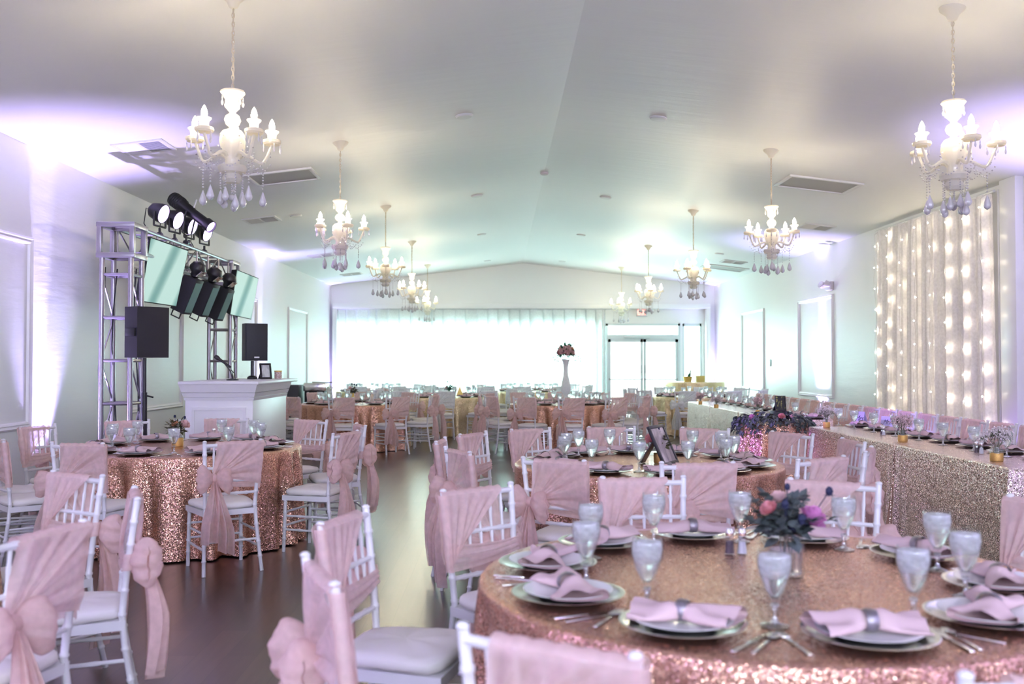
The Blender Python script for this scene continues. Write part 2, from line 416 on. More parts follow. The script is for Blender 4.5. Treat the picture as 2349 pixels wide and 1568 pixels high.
# ------------------------------------------------------------------ the room
fl = MB().box(XL-0.15, XR+0.15, YB-0.15, YF+0.15, -0.12, 0).build('floor', M['floor'], smooth=False); struct(fl)
gd = MB().box(-30, 32, YF+0.15, YF+40, -0.25, -0.15).build('ground', mat('pale_concrete', (0.62, 0.62, 0.60), 0.8), smooth=False); struct(gd)
T = 0.15
cz = MB().prism([(XL-T, ceil_z(XL-T)), (XA, ZA), (XR+T, ceil_z(XR+T)), (XR+T, ceil_z(XR+T)+T), (XA, ZA+T), (XL-T, ceil_z(XL-T)+T)],
                lambda a, b, t: (a, YB-T + t*(YF-YB+2*T), b)).build('ceiling', M['ceiling'], sharp=5); struct(cz)
wl = MB().box(XL-T, XL, YB-T, YF+T, 0, ceil_z(XL)+0.02).box(XL-0.01, XL+0.035, YB, 9.56, 0, ceil_z(XL+0.035)+0.01).build('wall_left', M['wall'], smooth=False); struct(wl)
wr = MB().box(XR, XR+T, YB-T, YF+T, 0, ceil_z(XR)+0.02).build('wall_right', M['wall'], smooth=False); struct(wr)
def gable(y0, y1, z0):
    return [(XL, z0), (XR, z0), (XR, ceil_z(XR)+.02), (XA, ZA+.02), (XL, ceil_z(XL)+.02)], (lambda a, b, t: (a, y0 + t*(y1-y0), b))
WX0, WX1, DX0, DX1, SX0, SX1, WZ = -4.43, 2.86, 2.95, 5.02, 5.09, 5.62, 2.52
wf = MB(); p_, f_ = gable(YF, YF+T, 2.53); wf.prism(p_, f_)
wf.box(XL, WX0, YF, YF+T, 0, 2.53); wf.box(WX1, DX0, YF, YF+T, 0, 2.53); wf.box(DX1, SX0, YF, YF+T, 0, 2.53); wf.box(SX1, XR, YF, YF+T, 0, 2.53)
wf.box(WX0, WX1, YF, YF+T, 0, 0.15); wf.box(SX0, SX1, YF, YF+T, 0, 0.12)
struct(wf.build('wall_far', M['wall'], smooth=False))
wb = MB(); p_, f_ = gable(YB-T, YB, 3.4); wb.prism(p_, f_)
wb.box(XL, -2.6, YB-T, YB, 2.4, 3.4).box(3.9, XR, YB-T, YB, 2.4, 3.4).box(XL, XR, YB-T, YB, 0, 2.4)
struct(wb.build('wall_back', M['wall'], smooth=False))
m = MB()
for k in range(5): m.box(-2.6 + 1.61*k, -2.54 + 1.61*k, YB-.1, YB-.04, 2.4, 3.4)
m.box(-2.6, 3.9, YB-.1, YB-.04, 2.4, 2.46).box(-2.6, 3.9, YB-.1, YB-.04, 3.34, 3.4)
struct(m.build('added_rear_window', M['frame'], smooth=False))  # unseen clerestory, added so the rear fill reaches the ceiling
# header trim above the curtain and the doors, return walls of the shallow alcove
hd = MB().rbox(XL+.08, XR-.17, YF-.24, YF, 2.93, 3.07, .012).rbox(XL+.08, XL+.20, YF-.24, YF, 0, 2.93, .01).rbox(XR-.29, XR-.17, YF-.24, YF, 0, 2.93, .01)
struct(hd.build('trim_1', M['trim']))
# window band behind the curtain
m = MB()
n_ = 6
for i in range(n_+1):
    x = WX0 + (WX1-WX0-.06)*i/n_; m.box(x, x+.06, YF+.04, YF+.11, .15, WZ)
m.box(WX0, WX1, YF+.04, YF+.11, .15, .22).box(WX0, WX1, YF+.04, YF+.11, WZ-.06, WZ+.01)
o = m.build('window_1', M['frame'], smooth=False); struct(o)
MB().box(WX0+.05, WX1-.05, YF+.07, YF+.078, .2, WZ-.04).build('pane', M['pane'], o, smooth=False)
m = MB().box(SX0, SX0+.05, YF+.02, YF+.10, .12, 2.53).box(SX1-.05, SX1, YF+.02, YF+.10, .12, 2.53).box(SX0, SX1, YF+.02, YF+.10, .12, .2).box(SX0, SX1, YF+.02, YF+.10, 2.46, 2.53)
o = m.build('window_2', M['frame'], smooth=False); struct(o)
MB().box(SX0+.04, SX1-.04, YF+.06, YF+.068, .18, 2.48).build('pane', M['pane'], o, smooth=False)
# entrance doors
m = MB(); DM = 3.99
m.box(DX0, DX0+.06, YF-.02, YF+.12, 0, 2.53).box(DX1-.06, DX1, YF-.02, YF+.12, 0, 2.53).box(DX0, DX1, YF-.02, YF+.12, 2.47, 2.53).box(DX0, DX1, YF-.03, YF+.12, 2.10, 2.22)
door = m.build('door_1', M['frame'], smooth=False); struct(door)
MB().box(DX0+.05, DX1-.05, YF+.05, YF+.058, 2.2, 2.48).build('transom_pane', M['pane'], door, smooth=False)
m = MB().rbox(3.45, 4.17, YF-.08, YF-.03, 2.125, 2.19, .008); m.build('door_closer', M['frame'], door)
for x0, x1, hx in ((DX0+.06, DM-.005, DM-.055), (DM+.005, DX1-.06, DM+.055)):
    m = MB().box(x0, x0+.075, YF, YF+.06, .02, 2.1).box(x1-.075, x1, YF, YF+.06, .02, 2.1).box(x0, x1, YF, YF+.06, 2.02, 2.1).box(x0, x1, YF, YF+.06, .02, .2)
    lf = m.build('door_leaf', M['frame'], door, smooth=False)
    MB().box(x0+.06, x1-.06, YF+.025, YF+.033, .18, 2.05).build('pane', M['pane'], lf, smooth=False)
    MB().tube([(x0+.03, YF-.05, .985), (x1-.03, YF-.05, .985)], .014).box(x0+.02, x0+.06, YF-.06, YF, .96, 1.01).box(x1-.06, x1-.02, YF-.06, YF, .96, 1.01).build('push_bar', M['grey'], lf)
    m = MB()
    for k in range(6): m.box(hx-.018, hx+.018, YF-.012, YF, 1.16+.037*k, 1.18+.037*k)
    m.build('lock_plate', M['switch'], lf, smooth=False)
# picture-frame mouldings on the side walls
PROF = [(0, 0), (0, .020), (.018, .034), (.040, .020), (.050, .028), (.066, .022), (.075, 0)]
def panel(name, side, y0, y1, z0=.80, z1=2.68, off=0.0):
    m = MB(); n = len(PROF); vs = []
    for (cy, cz_, sy, sz) in ((y0, z0, 1, 1), (y1, z0, -1, 1), (y1, z1, -1, -1), (y0, z1, 1, -1)):
        for (o_, h) in PROF:
            x = XL + off + h if side < 0 else XR - h
            vs.append((x, cy + sy*o_, cz_ + sz*o_))
    fs = []
    for c in range(4):
        d = (c+1) % 4
        for i in range(n-1): fs.append((c*n+i, c*n+i+1, d*n+i+1, d*n+i))
    m.add(vs, fs); return struct(m.build(name, M['trim'], sharp=25))
for i, a in enumerate([(-1, 7.68, 9.53, .035), (-1, 12.1, 14.15, 0), (-1, 16.5, 18.45, 0), (-1, 21.2, 23.3, 0), (1, 21.6, 23.6, 0), (1, 17.1, 19.1, 0), (1, 12.6, 14.6, 0)]):
    panel('trim_%d' % (i+2), a[0], a[1], a[2], off=a[3])
struct(MB().rbox(XL, XL+.018, 9.56, YF-.25, 0, .13, .006).rbox(XL+.035, XL+.053, YB, 9.56, 0, .13, .006).build('baseboard_left', M['trim']))
struct(MB().rbox(XR-.018, XR, YB, YF-.25, 0, .13, .006).build('baseboard_right', M['trim']))
struct(MB().rbox(XR-.10, XR, 10.85, 11.2, 0, ceil_z(XR-.1), .008).build('trim_9', M['trim']))

# exit sign
def text_mesh(name, body, size, material, parent, loc, rot, sx=1.0, extrude=.003, shear=0.0, fat=0.0, centre='CENTER'):
    c = bpy.data.curves.new(name, 'FONT'); c.body = body; c.size = size; c.extrude = extrude; c.align_x = 'CENTER'; c.align_y = centre; c.shear = shear; c.offset = fat
    t = bpy.data.objects.new(name, c); C.objects.link(t); bpy.context.view_layer.update()
    me = bpy.data.meshes.new_from_object(t.evaluated_get(bpy.context.evaluated_depsgraph_get())); bpy.data.objects.remove(t)
    o = bpy.data.objects.new(name, me); C.objects.link(o); o.parent = parent; o.location = loc; o.rotation_euler = rot; o.scale = (sx, 1, 1)
    me.materials.clear(); me.materials.append(material); return o
o = empty('exit_sign', 'white exit sign with red letters above the double doors', 'sign', (*XZ(1473, 717, YF-.04)[:1], YF-.04, XZ(1473, 717, YF)[1]))
MB().rbox(-.15, .15, -.03, .04, -.10, .10, .01).build('housing', M['slat'], o)
to = text_mesh('lettering', 'EXIT', .20, M['red'], o, (0, -.034, 0), (PI/2, 0, 0), .62, .004, 0, .003)
to['label'] = 'red letters EXIT'
# emergency light on the right wall
yE = F*XR/(1912-U0)
o = empty('emergency_light', 'twin-head emergency light above the right wall panel', 'emergency light', (XR, yE, 1.45+(U0*0+831-655)/F*yE))
MB().rbox(-.07, 0, -.13, .13, -.08, .08, .012).build('housing', M['beige'], o)
for s in (-1, 1):
    hM = Matrix.Rotation(R(-62), 3, 'Y') @ Matrix.Rotation(R(20*s), 3, 'X')
    hd_ = MB().lathe([(.028, -.05), (.06, 0), (.066, .05), (.06, .055)], 16, (-.12, .13*s, .02), hM).build('lamp_head', M['beige'], o)
    MB().lathe([(.055, .056), (0, .066)], 16, (-.12, .13*s, .02), hM).build('lens', M['lens'], hd_)
yS = F*XR/(1770-U0)
o = empty('light_switch', 'small grey switch plate between the right wall panels', 'switch', (XR, yS, 1.45-(832-831)/F*yS))
MB().rbox(-.012, 0, -.05, .05, -.075, .075, .004).build('plate', M['switch'], o); MB().rbox(-.02, -.01, -.012, .012, -.03, .03, .003).build('toggle', M['slat'], o)

# ceiling fittings
SL = math.atan((ZA-ZE)/(XA-XL))
def on_ceiling(o, x, y):
    o.location = (x, y, ceil_z(x)); o.rotation_euler = (0, SL if x > XA else -SL, 0)
def supply(x, y, where):
    o = empty('ceiling_register', 'white slatted air register in the ceiling ' + where, 'air vent', group='slatted ceiling registers'); on_ceiling(o, x, y)
    MB().box(-.235, .235, -.215, .215, -.004, 0).build('duct_opening', M['darkgap'], o, smooth=False)
    fr = MB()
    for a in ((-.26, .26, -.24, -.20), (-.26, .26, .20, .24), (-.26, -.22, -.2, .2), (.22, .26, -.2, .2), (-.012, .012, -.2, .2)): fr.box(*a, -.016, 0)
    fr.build('frame', M['slat'], o, smooth=False)
    for s in (-1, 1):
        m = MB()
        for k in range(11):
            m.obox((.117*s, -.18+.036*k, -.010), .205, .026, .003, Matrix.Rotation(R(38*s), 3, 'X'))
        m.build('louvre_bank', M['slat'], o, smooth=False)
for x, y, wh in ((-3.70, 9.98, 'above the leftmost uplight'), (-3.73, 15.05, 'beyond the stage lights'), (-3.73, 20.1, 'right of the second left chandelier pendants'),
                 (-3.75, 24.3, 'furthest along the left side'), (5.18, 15.6, 'nearest on the right side'), (5.17, 21.1, 'furthest on the right side')):
    supply(x, y, wh)
def ret(x, y, wx, wy, wh):
    o = empty('return_air_grille', 'long grey return air grille ' + wh, 'air vent', group='long ceiling return grilles'); on_ceiling(o, x, y)
    fr = MB()
    for a in ((-wx, wx, -wy, -wy+.045), (-wx, wx, wy-.045, wy), (-wx, -wx+.045, -wy+.045, wy-.045), (wx-.045, wx, -wy+.045, wy-.045)): fr.rbox(*a, -.022, 0, .004)
    fr.build('frame', M['slat'], o)
    g = MB().box(-wx+.04, wx-.04, -wy+.04, wy-.04, -.006, 0)
    g.build('grille', M['grey'], o, smooth=False)
ret(-2.74, 12.15, .42, .36, 'behind the nearest left chandelier'); ret(4.18, 12.5, .48, .37, 'at right near the lit drape'); ret(5.25, 22.3, .50, .36, 'far back on the right slope')
DISC = [(-.38, 10.2, 'nearest, left of the ridge'), (1.71, 10.26, 'nearest, right of the ridge'), (-.36, 15.12, 'second, left of the ridge'), (1.69, 15.23, 'second, right of the ridge'),
        (-.37, 19.69, 'third, left of the ridge'), (1.68, 19.74, 'third, right of the ridge'), (-.32, 24.87, 'furthest, left of the ridge'), (1.63, 24.96, 'furthest, right of the ridge'),
        (-3.2, 15.04, 'on the left slope by the chandeliers'), (4.62, 20.07, 'on the right slope near the far grille')]
for x, y, wh in DISC:
    o = MB().lathe([(.095, 0), (.095, -.008), (.082, -.022), (0, -.024)], 20).build('downlight', M['slat']); on_ceiling(o, x, y)
    tag(o, 'small round white ceiling disc ' + wh, 'ceiling disc', 'round ceiling discs')
o = MB().lathe([(.06, 0), (.06, -.02), (.045, -.035), (0, -.037)], 16).build('smoke_detector', M['beige']); o.location = (XA, 13.86, ZA-.005); tag(o, 'small beige detector on the ceiling ridge', 'smoke detector')

# curtains
def curtain_far():
    cur = MB(); shade_strip = MB(); x0, x1 = WX0-.02, DX0-.02; rr = random.Random(3); line = []; x = x0
    while x < x1 - .12:                                # flat runs with an S-shaped pleat (three layers) every 30 cm
        wd = min(rr.uniform(.26, .33), x1 - x); ov = rr.uniform(.04, .11)
        line += [(x, -.06, 0), (x+wd*.25, -.040, .012), (x+wd*.5, -.026, .012), (x+wd*.75, -.012, .008), (x+wd, 0, 0), (x+wd-ov*.5, -.012, 0), (x+wd-ov, -.028, 0), (x+wd-ov*.5, -.045, 0)]
        x += wd; shade_strip.box(x-ov-.004, x+.004, YF-.0655, YF-.0635, .06, 2.88)  # dense strips added behind the cloth to darken the fold lines
    n = len(line)
    def fn(u, v):
        k = min(n-1, int(round(u*(n-1)))); a, b, c = line[k]
        return (a + .012*math.sin(k*1.7+v*3)*(1-v), YF - .07 + b + c*math.sin(v*5+k), .04 + 2.87*v)
    cur.grid(fn, n-1, 8)
    return cur, shade_strip
o = empty('sheer_curtain', 'long white pleated sheer curtain across the far window', 'curtain', (0, 0, 0))
ca, cb_ = curtain_far(); ca.build('fabric', M['sheer'], o, sharp=180); cb_.build('fold_shade_strip', M['shade_strip'], o, smooth=False)
MB().tube([(WX0-.05, YF-.10, 2.915), (DX0, YF-.10, 2.915)], .014).build('rod', M['slat'], o)
o = empty('lit_drape', 'tall white voile drape on the right wall', 'curtain', (0, 0, 0))
DY0, DY1, DXc = 11.32, 14.78, 5.86
def fn(u, v):
    y = DY0 + (DY1-DY0)*u; z = .03 + (3.48-.03)*v
    spread = 1 + .05*(1-v)
    ym = (DY0+DY1)/2; y = ym + (y-ym)*spread
    k = u*9
    a = .035*(1-.55*v**6)
    x = DXc + a*math.sin(2*PI*k + .8*math.sin(k*1.7)) + .012*math.sin(2*PI*k*3.3+1) + .006*math.sin(2*PI*k*11)*v**8
    return (x, y, z)
MB().grid(fn, 300, 14).build('fabric', M['drape'], o, sharp=180)
MB().tube([(DXc+.01, DY0-.05, 3.485), (DXc+.01, DY1+.05, 3.485)], .02).tube([(DXc+.06, DY0-.06, .0), (DXc+.06, DY0-.06, 3.5)], .02).tube([(DXc+.06, DY1+.06, .0), (DXc+.06, DY1+.06, 3.5)], .02).build('drape_frame', M['slat'], o)
ordn = ['first', 'second', 'third', 'fourth', 'fifth', 'sixth', 'seventh', 'eighth', 'ninth', 'tenth', 'eleventh', 'twelfth', 'thirteenth', 'fourteenth', 'fifteenth', 'sixteenth', 'seventeenth', 'eighteenth', 'nineteenth', 'twentieth', 'twenty-first']
for i in range(8):
    y = DY1 - .10 - (DY1-DY0-.2)*i/7; s = empty('fairy_light_string', 'hanging string of warm fairy lights, %s from left on the drape' % ordn[i], 'string light', (DXc-.078, y, 3.42), group='fairy light strings on the drape')
    rr = random.Random(i); ph = rr.uniform(0, .16); pts = [(.086, 0, .065)]
    for k in range(24): pts.append((.012*math.sin(k*.9+i), .02*math.sin(k*.5+i*2), -.14*k))
    MB().tube(pts, .0022, 4).build('wire', M['beige'], s)
    for k in range(10):
        z = -.05 - ph - .325*k
        if z < -3.25: break
        q = (rr.uniform(-.008, .012), .02*math.sin(-z/.14*.5+i*2) + rr.uniform(-.03, .03), z)
        MB().ball(q, .0085, nu=8, nv=6).build('bulb', M['fairy'], s)

# uplights along the walls: small black LED cans lying at the foot of the wall
for i, (x, y) in enumerate(UPL):
    s = 1 if x < 0 else -1
    lab = ['black uplight on the floor by the left wall panel', 'black uplight at the left wall beyond the booth', 'black uplight in the far left corner', 'black uplight at the left wall beside the viewer',
           'black uplight at the right wall panel', 'black uplight in the far right corner', 'black uplight past the near end of the lit drape', 'black uplight at the right wall beside the viewer',
           'black uplight in the rear left corner', 'black uplight in the rear right corner'][i]
    o = empty('uplight', lab, 'uplight', (x + s*.15, y, 0), group='violet wall uplights')
    MB().lathe([(.085, .04), (.095, .06), (.095, .20), (.088, .21), (.08, .20)], 20).box(-.10, .10, -.012, .012, 0, .10).build('can', M['black'], o)
    MB().lathe([(.082, .195), (0, .196)], 20).build('led_face', M['led'], o)
    k_ = (.3 if y > 20 else .75 if y > 15 else 1) if 8 < y else 3.0
    spot_light('uplight_beam', (0, 0, .215), (-s*.06, 0, 3.4), 640*k_, (.52, .41, 1.0), 64, .9, .05, o)
    spot_light('uplight_core', (0, 0, .216), (-s*.11, 0, 2.6), 900*min(1, k_*1.2), (.64, .54, 1.0), 15, .9, .03, o)

# ------------------------------------------------------------------ chandeliers
def chandelier(fine):
    o = empty('chandelier', 'x', 'chandelier', group='milk glass chandeliers in two rows')
    Z = 0.0   # hook on the ceiling; everything hangs below
    MB().lathe([(.012, -.10), (.03, -.09), (.045, -.055), (.085, -.02), (.09, 0)], 20).build('canopy', M['milk'], o)
    ch = MB(); n = 19
    for k in range(n):
        z = -.10 - .03*k; pts = []
        for a in range(8):
            t = 2*PI*a/8; p = (.009*math.cos(t), 0, .021*math.sin(t)) if k % 2 else (0, .009*math.cos(t), .021*math.sin(t))
            pts.append((p[0], p[1], z-.015+p[2]))
        ch.tube(pts, .0032, 5, closed=True)
    ch.tube([(.004, 0, -.09), (-.006, .004, -.3), (.006, 0, -.5), (0, 0, -.68)], .0035, 5)
    ch.build('chain', M['chain'], o)
    wb_ = lambda a, z: 1 + .03*math.cos(10*a)
    col = MB().lathe([(.0, -.655), (.075, -.655), (.082, -.668), (.066, -.690), (.05, -.715), (.047, -.77), (.024, -.795), (.020, -.805), (.046, -.825), (.055, -.852), (.046, -.880), (.022, -.90),
                      (.024, -.91), (.062, -.925), (.080, -.95), (.086, -1.0), (.074, -1.05), (.058, -1.09), (.045, -1.12), (.05, -1.16), (.0, -1.165)], 28, wob=wb_)
    col.build('column', M['milk'], o)
    MB().lathe([(0, -1.155), (.088, -1.16), (.095, -1.175), (.085, -1.205), (.05, -1.215), (.06, -1.235), (.066, -1.25), (.045, -1.275), (0, -1.28)], 24, wob=wb_).build('lower_bowl', M['milk'], o)
    for k in range(6 if fine else 0):
        a = k*PI/3; x, y = .068*math.cos(a), .068*math.sin(a)
        MB().lathe([(0, -.690), (.006, -.697), (.003, -.706), (.007, -.713), (.003, -.720), (.010, -.738), (.007, -.752), (0, -.760)], 6, (x, y, 0)).build('top_drop', M['crystal'], o)
    def drop(mb, x, y, z, s=1.0):
        mb.lathe([(0, 0), (.004, -.006), (.010*s, -.022*s), (.021*s, -.055*s), (.026*s, -.075*s), (.020*s, -.093*s), (0, -.106*s)], 8, (x, y, z))
    for k in range(5):
        a = 2*PI*k/5; ca, sa = math.cos(a), math.sin(a)
        pts = []
        for t in range(13):
            q = t/12
            r = .05 + .215*q
            z = -1.10 + .05*math.sin(q*PI*.9)*(1-q)*1.6 - .085*math.sin(min(1, q*1.02)*PI)**1.3 * (q**.7) + .11*max(0, q-.72)/.28*q
            pts.append((r*ca, r*sa, z))
        arm = MB().tube(pts, [.0125 - .003*t/12 for t in range(13)], 8); arm_o = arm.build('arm', M['milk'], o)
        ex, ey, ez = pts[-1]
        MB().lathe([(0, ez-.004), (.052, ez), (.062, ez+.012), (.060, ez+.030), (.052, ez+.034), (.04, ez+.020), (0, ez+.016)], 18, (ex, ey, 0), wob=wb_).build('drip_pan', M['milk'], arm_o)
        MB().lathe([(.028, ez+.016), (.029, ez+.065), (.033, ez+.075), (.046, ez+.088), (.046, ez+.094), (.02, ez+.094)], 16, (ex, ey, 0)).build('candle_cup', M['milk'], arm_o)
        MB().lathe([(.013, ez+.090), (.019, ez+.108), (.0205, ez+.125), (.016, ez+.148), (.008, ez+.166), (0, ez+.178)], 12, (ex, ey, 0)).build('bulb', M['bulb'], arm_o)
        for j in range(4 if fine else 0):
            b = j*PI/2 + a; x, y = ex + .057*math.cos(b), ey + .057*math.sin(b)
            MB().lathe([(0, ez+.010), (.003, ez-.006), (.005, ez-.012), (.003, ez-.020), (.0075, ez-.040), (.006, ez-.052), (0, ez-.060)], 6, (x, y, 0)).build('pan_drop', M['crystal'], arm_o)
        # bead swag from the column to the pan, and the long strand that hangs from the elbow of the arm
        sw = MB(); b = a + PI/5
        for j in range(12):
            q = j/11; r = .085 + .17*q; aa = a + .12*math.sin(q*PI); z = -.97 - .16*q - .13*math.sin(q*PI)
            sw.octa((r*math.cos(aa), r*math.sin(aa), z), .0068)
        for j in range(13):
            q = j/12; aa = a + q*2*PI/5; r = .255 - .10*math.sin(q*PI); z = -1.075 - .115*math.sin(q*PI)
            sw.octa((r*math.cos(aa), r*math.sin(aa), z), .0062)
        sw.build('bead_swag', M['crystal'], o)
        ss = MB(); ln = 8; r = .205
        for j in range(ln): ss.octa((r*ca, r*sa, -1.165 - .019*j), .0072)
        s_o = ss.build('crystal_strand', M['crystal'], o)
        d = MB(); drop(d, r*ca, r*sa, -1.165 - .019*ln, 1.0); d.build('teardrop', M['crystal'], s_o)
    for k in range(7):
        a = 2*PI*k/7 + .3; r = .074; ss = MB(); ln = 6 + (k*3) % 4
        for j in range(ln): ss.octa((r*math.cos(a), r*math.sin(a), -1.215 - .0165*j), .0066)
        s_o = ss.build('crystal_strand', M['crystal'], o)
        d = MB(); drop(d, r*math.cos(a), r*math.sin(a), -1.21 - .0165*ln, .95); d.build('teardrop', M['crystal'], s_o)
    fin = MB()
    for j in range(5): fin.octa((0, 0, -1.285 - .014*j), .007)
    fin.ball((0, 0, -1.375), .0225, nu=10, nv=8); fin.build('finial_ball', M['crystal'], o)
    return o
CH = Once(chandelier(True)); CHP = Once(chandelier(False))
CHL = [(-1.79, 6.42), (-1.79, 10.75), (-1.80, 15.13), (-1.79, 19.56), (-1.82, 24.2)]
CHR = [(3.15, 6.58), (3.15, 11.04), (3.14, 15.46), (3.14, 20.16), (3.15, 24.7)]
phL = [28, 10, 62, 20, 40]; phR = [52, 38, 20, 55, 30]
for side, L, ph in (('left', CHL, phL), ('right', CHR, phR)):
    for i, (x, y) in enumerate(L):
        wh = ['nearest', 'second nearest', 'middle', 'second furthest', 'furthest'][i]
        (CH if i < 2 else CHP).put((x, y, ceil_z(x)+.004), R(ph[i]), 'lit milk glass chandelier, %s in the %s row' % (wh, side))

# ------------------------------------------------------------------ stage-light truss and DJ corner
TX, TY0, TY1, TW, TB = -4.0, 10.2, 13.9, .30, 2.63
TT = TB + .26
def tower(o, y, z1):
    for sx in (-1, 1):
        for sy in (-1, 1):
            m = MB().tube([(sx*TW/2, y + sy*TW/2, .02), (sx*TW/2, y + sy*TW/2, z1)], .028, 10); m.build('upright', M['alu'], o)
    m = MB(); k = 0; z = .12
    while z < z1 - .05:
        for sx in (-1, 1): m.tube([(sx*TW/2, y-TW/2, z), (sx*TW/2, y+TW/2, z)], .017, 8)
        for sy in (-1, 1): m.tube([(-TW/2, y+sy*TW/2, z), (TW/2, y+sy*TW/2, z)], .017, 8)
        if z + .5 < z1:
            d = 1 if k % 2 else -1
            for sx in (-1, 1): m.tube([(sx*TW/2, y-d*TW/2, z+.02), (sx*TW/2, y+d*TW/2, z+.43)], .010, 6)
        z += .45; k += 1
    m.build('rung_set', M['alu'], o)
    MB().rbox(-.30, .30, y-.30, y+.30, 0, .02, .004).build('base_plate', M['alu'], o)
tr = empty('lighting_truss', 'silver box truss arch behind the white booth', 'truss', (TX, 0, 0))
tower(tr, TY0, TB-.08); tower(tr, TY1, TB-.08)
for y in (TY0, TY1):
    m = MB(); h = TW/2 + .02
    for sx in (-1, 1):
        for sy in (-1, 1): m.rbox(sx*h-.025, sx*h+.025, y+sy*h-.025, y+sy*h+.025, TB-.04, TT+.02, .005)
    for z in (TB-.06, TT):
        for s in (-1, 1): m.rbox(-h-.03, h+.03, y+s*h-.028, y+s*h+.028, z-.025, z+.025, .005).rbox(s*h-.028, s*h+.028, y-h, y+h, z-.025, z+.025, .005)
    m.build('corner_block', M['alu'], tr)
m = MB(); ya, yb = TY0+TW/2+.05, TY1-TW/2-.05
for sx in (-1, 1):
    for z in (TB, TT): m.tube([(sx*.13, ya, z), (sx*.13, yb, z)], .022, 8)
    n = 7
    for k in range(n+1):
        y = ya + (yb-ya)*k/n; m.tube([(sx*.13, y, TB), (sx*.13, y, TT)], .011, 6)
        if k < n: m.tube([(sx*.13, y, TB if k % 2 else TT), (sx*.13, y + (yb-ya)/n, TT if k % 2 else TB)], .010, 6)
for k in range(8):
    y = ya + (yb-ya)*k/7; m.tube([(-.13, y, TB), (.13, y, TB)], .010, 6).tube([(-.13, y, TT), (.13, y, TT)], .010, 6)
m.build('beam', M['alu'], tr)
# PAR cans standing on the beam, faces tipped to the floor on the right
def par(y, lab, tilt=20, yawd=-11, r=.105, x=0.05, pw=75, ang=36, col=(.50, .26, 1.0)):
    o = empty('par_light', lab, 'stage light', (TX+x, y, TT+.02), group='violet LED cans on the truss')
    MB().tube([(0, -.03, .02), (0, .03, .02)], .035, 8).box(-.012, .012, -.012, .012, .0, .10).build('clamp', M['black'], o)
    yk = MB(); A = Matrix.Rotation(R(yawd), 3, 'Z')
    pts = [A @ Vector((0, -.125, .28)), A @ Vector((0, -.125, .12)), A @ Vector((0, .125, .12)), A @ Vector((0, .125, .28))]
    yk.tube([pts[0], pts[1]], .012, 6).tube([pts[1], pts[2]], .012, 6).tube([pts[2], pts[3]], .012, 6); yk.build('yoke', M['black'], o)
    B = A @ Matrix.Rotation(R(90+tilt), 3, 'Y')
    c = Vector((0, 0, .28))
    MB().lathe([(0, -.13), (.05, -.13), (.085, -.10), (r+.008, .0), (r+.010, .055), (r+.002, .055), (r, .048), (0, .046)], 20, c, B).build('can', M['black'], o)
    MB().lathe([(r, .050), (0, .058)], 20, c, B).build('led_face', M['led'], o)
    cb = MB(); q = A @ Vector((-.10, 0, .30)); cb.tube([q, q+Vector((-.05, -.05, .03)), q+Vector((-.07, -.06, -.15)), (-.08, -.06, .0)], .006, 5); cb.build('cable', M['black'], o)
    d = B @ Vector((0, 0, 1))
    spot_light('can_beam', c + d*.075, c + d*2, pw, col, ang, .7, .08, o)
    return o
py = [F*abs(TX+.05)/abs(u-U0) for u in (368, 402, 435, 470)]
for y, lab in zip(py, ('round violet LED can, highest at the left end of the truss', 'round violet LED can, second along the truss', 'round violet LED can, third along the truss', 'round violet LED can under the big spotlight')):
    if 'third' in lab:                                   # this can is turned on the garland table
        dx, dy, dz = 3.15 - TX - .05, 11.0 - y, .62 - (TT + .30)
        par(y, lab, math.degrees(math.atan2(-dz, math.hypot(dx, dy))), math.degrees(math.atan2(dy, dx)), pw=1300, ang=17, col=(.40, .20, 1.0))
    else: par(y, lab)
# long profile spot
yz = 11.9
o = empty('profile_spotlight', 'long black profile spotlight on the truss among the LED cans', 'stage light', (TX+.12, yz, TT+.02))
A = Matrix.Rotation(R(-20), 3, 'Z') @ Matrix.Rotation(R(90+34), 3, 'Y'); c = Vector((.06, 0, .40))
MB().lathe([(0, -.36), (.05, -.36), (.085, -.34), (.085, -.14), (.07, -.12), (.07, .0), (.060, .02), (.062, .26), (.078, .27), (.078, .36), (.072, .36), (.070, .33), (0, .33)], 20, c, A).build('barrel', M['black'], o)
MB().lathe([(.0855, -.32)] + [(.0855 + .008*(k % 2), -.32 + .015*k) for k in range(1, 11)] + [(.0855, -.155)], 18, c, A).build('heat_fins', M['blackplastic'], o); MB().lathe([(.069, .335), (0, .34)], 18, c, A).build('lens', M['led'], o)
MB().tube([c+Vector((.03, .10, 0)), Vector((.03, .10, .14)), Vector((.0, .0, .11)), Vector((-.02, -.10, .14)), c+Vector((-.03, -.10, 0))], .011, 6).tube([(0, 0, .02), (0, 0, .12)], .014, 6).tube([(0, -.03, .02), (0, .03, .02)], .036, 8).build('yoke', M['black'], o)
MB().tube([c+A @ Vector((-.06, 0, .0)), c+A @ Vector((-.17, 0, -.02))], .009, 6).build('handle', M['slat'], o)
